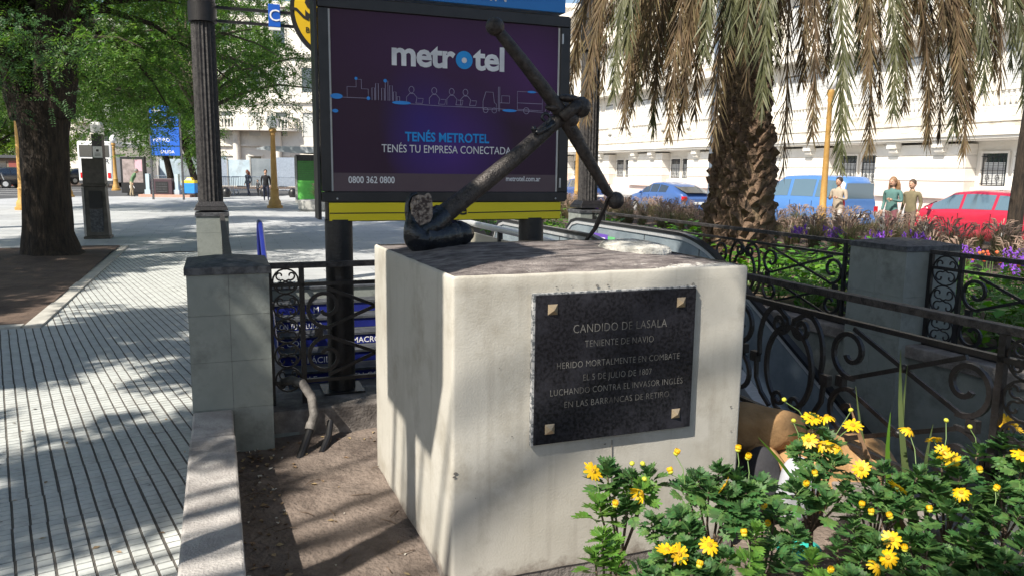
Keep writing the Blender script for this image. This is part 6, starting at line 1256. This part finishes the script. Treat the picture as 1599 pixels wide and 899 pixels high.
t = wthing('round_planter', 'grey round concrete planter with brown grass left of the billboard', 'planter', -7.9, 31.3, 0); b = MB(); b.lathe([(.70, 0), (.78, .08), (.80, .42), (.72, .44)], (0, 0, 0), 20); obj('bowl', b, M_greyb, t, smooth=True); o = bpy.data.objects.new('grass', PMs['grass'][0]); link(o, t); o.location = (0, 0, .35); o.scale = (.8, .8, .7)
# hoarding in front of the corner building
t = wthing('site_hoarding', 'pale blue site hoarding of sheets in front of the corner building', 'hoarding', -23, 68, 0)
for k in range(8):
    b = MB(); x = -8+k*2.0; b.box(x, x+1.97, -.03, .03+.02*(k % 2), .1, 2.35+.12*(k % 3)); obj('sheet', b, [M_hoard, mat('grey_sheet', (.14, .17, .19), (.22, .25, .27), rough=.7, scale=1), M_barrier][k % 3 if k else 0], t)
    b = MB(); b.box(x-.05, x+.05, -.08, -.035, 0, 2.6); obj('post', b, M_greyb, t)
# white coach
t = wthing('coach', 'white coach seen from behind with dark upper window and grey lettering', 'bus', -32.3, 60, .0, R(8))
b = MB(); b.box(-1.25, 1.25, 0, 11, .35, 3.55); obj('body', b, M_white, t, bevel=.12); b = MB(); b.box(-1.08, 1.08, -.03, -.004, 2.35, 3.25); obj('rear_window', b, M_pane, t, bevel=.01); b = MB(); b.box(-1.2, 1.2, -.06, .1, .3, .55); obj('bumper', b, M_cap, t)
text('AGNER', .55, M_cap, t, (.15, -.01, 1.85), ext=.004, bold=.01)
text('55', .34, M_cap, t, (.45, -.01, .95), ext=.003, bold=.006)
for k in range(5): b = MB(); b.box(-.7, .75, -.012, -.004, 1.32+k*.08, 1.35+k*.08); obj('grille_slat', b, M_greyb, t)
for sg in (-1, 1):
    b = MB(); b.box(sg*1.0-.1, sg*1.0+.1, -.04, -.005, .75, 1.15); obj('tail_light', b, MATS['tail_light_red'], t); b = MB(); b.tube([(sg*1.15-.12, 2.2, .5), (sg*1.15+.12, 2.2, .5)], .5, 16); obj('wheel', b, M_rubber, t); b = MB(); b.tube([(sg*1.15-.12, 9, .5), (sg*1.15+.12, 9, .5)], .5, 16); obj('wheel', b, M_rubber, t)
    b = MB(); b.box(sg*1.253-.006, sg*1.253+.006, .4, 10.5, 2.2, 3.2); obj('side_window', b, M_pane, t)
# booth and cars at the far left
t = wthing('wooden_booth', 'low brown ticket booth behind the far left lamp post', 'booth', -41, 61, 0); b = MB(); b.box(-3, 2.6, 0, 3, 0, 2.2); obj('wall', b, mat('brown_board', (.14, .10, .07), (.2, .15, .10), rough=.8), t); b = MB(); b.box(-3.3, 2.9, -.3, 3.2, 2.2, 2.42); obj('roof', b, M_cap, t)
for x in (-1.5, .6): b = MB(); b.box(x-.6, x+.6, -.03, -.005, 1.0, 1.95); obj('window', b, M_pane, t)
b = MB(); b.box(1.4, 2.3, -.03, -.005, .05, 2.0); obj('door', b, mat('booth_red', (.22, .05, .04), rough=.6), t)
car('dark hatchback with red tail lights behind the far left lamp post', 0, 0, HAT, .88, paint('charcoal_paint', (.02, .022, .028)), M_pane, rot=R(75), pos=Vector((-37.0, 57.2, 0)))
car('dark car parked left of the white coach', 0, 0, SED, .9, paint('black_paint', (.012, .013, .016)), M_pane, rot=R(60), pos=Vector((-39.8, 72, 0)))
t = wthing('motorcycle', 'parked motorcycle beside the dark hatchback at the far left', 'motorcycle', -36.8, 55, 0, R(20))
for x in (-.65, .65): b = MB(); b.tube([(x, -.05, .31), (x, .05, .31)], .31, 18); w_ = obj('wheel', b, M_rubber, t); b = MB(); b.tube([(x, -.06, .31), (x, .06, .31)], .18, 14); obj('rim', b, M_steel, w_)
b = MB(); b.tube([(-.6, 0, .72), (-.2, 0, .80), (.15, 0, .82), (.35, 0, .95)], [.08, .13, .17, .06], 10); obj('tank_and_seat', b, paint('black_paint', (.012, .013, .016)), t, smooth=True); b = MB(); b.tube([(.65, 0, .31), (.42, 0, 1.02)], .03, 8); b.tube([(.40, -.34, 1.06), (.40, .34, 1.06)], .018, 8); obj('fork', b, M_steel, t); b = MB(); b.ball((0, 0, .42), .2, 10, 8, (1.2, .7, 1)); obj('engine', b, M_steel, t, smooth=True)
for i, (x, y, kind, lab) in enumerate(((-40.6, 70, 'tri', 'triangular back of a traffic sign left of the coach'), (-38.4, 70, 'rnd', 'small red round traffic sign left of the coach'))):
    t = wthing('traffic_sign', lab, 'traffic sign', x, y, 0); b = MB(); b.tube([(0, 0, 0), (0, 0, 2.6)], .04, 8); obj('post', b, M_greyb, t); b = MB()
    if kind == 'tri': b.prism([(-.55, 2.0), (.55, 2.0), (0, 3.0)], lambda x, z: (x, -.06, z), lambda x, z: (x, -.04, z)); m_ = M_greyb
    else: b.tube([(0, -.07, 2.5), (0, -.045, 2.5)], .42, 20); m_ = M_red
    obj('plate', b, m_, t)
# buildings beyond
def building(x, y, w_, d, h, rot, label, m, floors, bays, z0=0, fh=3.6, ww=1.2, wh=2.2, balc=False, name='apartment_building'):
    t = wthing(name, label, 'building', x, y, 0, rot); b = MB(); b.box(0, w_, 0, d, -.2, h); obj('wall', b, m, t); b = MB(); b.box(-.3, w_+.3, -.5, d, h+.01, h+.5); obj('roof_cornice', b, m, t)
    for f in range(floors):
        z = z0+f*fh; b = MB(); b.box(-.1, w_+.1, -.22, .0, z+fh-.55, z+fh-.35); obj('string_course', b, m, t)
        for k in range(bays):
            xc = w_*(k+.5)/bays; q = MB(); q.box(xc-ww/2-.12, xc-ww/2, -.08, .02, z+.5, z+.5+wh); q.box(xc+ww/2, xc+ww/2+.12, -.08, .02, z+.5, z+.5+wh); q.box(xc-ww/2-.2, xc+ww/2+.2, -.14, .02, z+.5+wh, z+.7+wh); wo = obj('window', q, m, t); q = MB(); q.box(xc-ww/2, xc+ww/2, -.02, -.005, z+.5, z+.5+wh); obj('pane', q, M_pane if (k+f) % 2 else M_shutter, wo)
            if balc and f: q = MB(); q.box(xc-ww, xc+ww, -.9, -.0, z+.35, z+.48); obj('balcony', q, m, t); q = MB(); [q.box(xc-ww+j*.2, xc-ww+j*.2+.04, -.88, -.84, z+.48, z+1.35) for j in range(int(ww*10)+1)]; q.box(xc-ww, xc+ww, -.9, -.82, z+1.35, z+1.42); obj('balcony_railing', q, M_cap, t)
    return t
cb = building(-29.5, 77, 10.5, 14, 17, R(4), 'pale ornate corner building with curved balcony behind the ochre lamp post', M_facade2, 4, 4, z0=0, fh=4.3, ww=1.1, wh=2.3)
b = MB(); P = [(1.9+4.2*math.cos(a)+2.2, -.0-1.9*math.sin(a)) for a in [PI*k/14 for k in range(15)]]; b.prism(P[::-1], lambda x, y: (x, y, 5.25), lambda x, y: (x, y, 5.55)); obj('curved_balcony', b, M_facade2, cb)
for k in range(1, 30):
    a = PI*k/30; x, y = 4.1+4.05*math.cos(a), -1.75*math.sin(a); b = MB(); b.lathe([(.05, 5.55), (.10, 5.8), (.05, 6.1), (.07, 6.4)], (x, y, 0), 7); obj('baluster', b, M_facade2, cb, smooth=True)
b = MB(); b.sweep([(4.1+4.05*math.cos(PI*k/16), -1.75*math.sin(PI*k/16), 6.46) for k in range(17)], .12, .25, (0, 0, 1)); obj('balcony_coping', b, M_facade2, cb)
for x in (2.2, 6.2): b = MB(); b.tube([(x, -.3, 0), (x, -.3, 5.2)], .35, 14); obj('column', b, M_facade2, cb, smooth=True)
building(-60, 112, 30, 14, 21, R(6), 'distant grey beige apartment block with balconies behind the totem', mat('distant_grey_stucco', (.34, .34, .33), (.46, .46, .45), rough=.85, scale=.3), 5, 8, fh=4, balc=True)
building(-110, 118, 48, 14, 24, R(8), 'distant cream block far left seen through the tree leaves', M_facade2, 6, 12, fh=4, balc=True)
building(-27, 112, 16, 14, 24, R(2), 'tall distant building seen between the coach and the corner building', mat('distant_blue_grey', (.28, .31, .34), (.38, .41, .44), rough=.7, scale=.3), 6, 5, fh=4)
building(-19, 100, 40, 14, 22, R(2), 'distant cream block behind the billboard', M_facade2, 5, 10, fh=4.2)
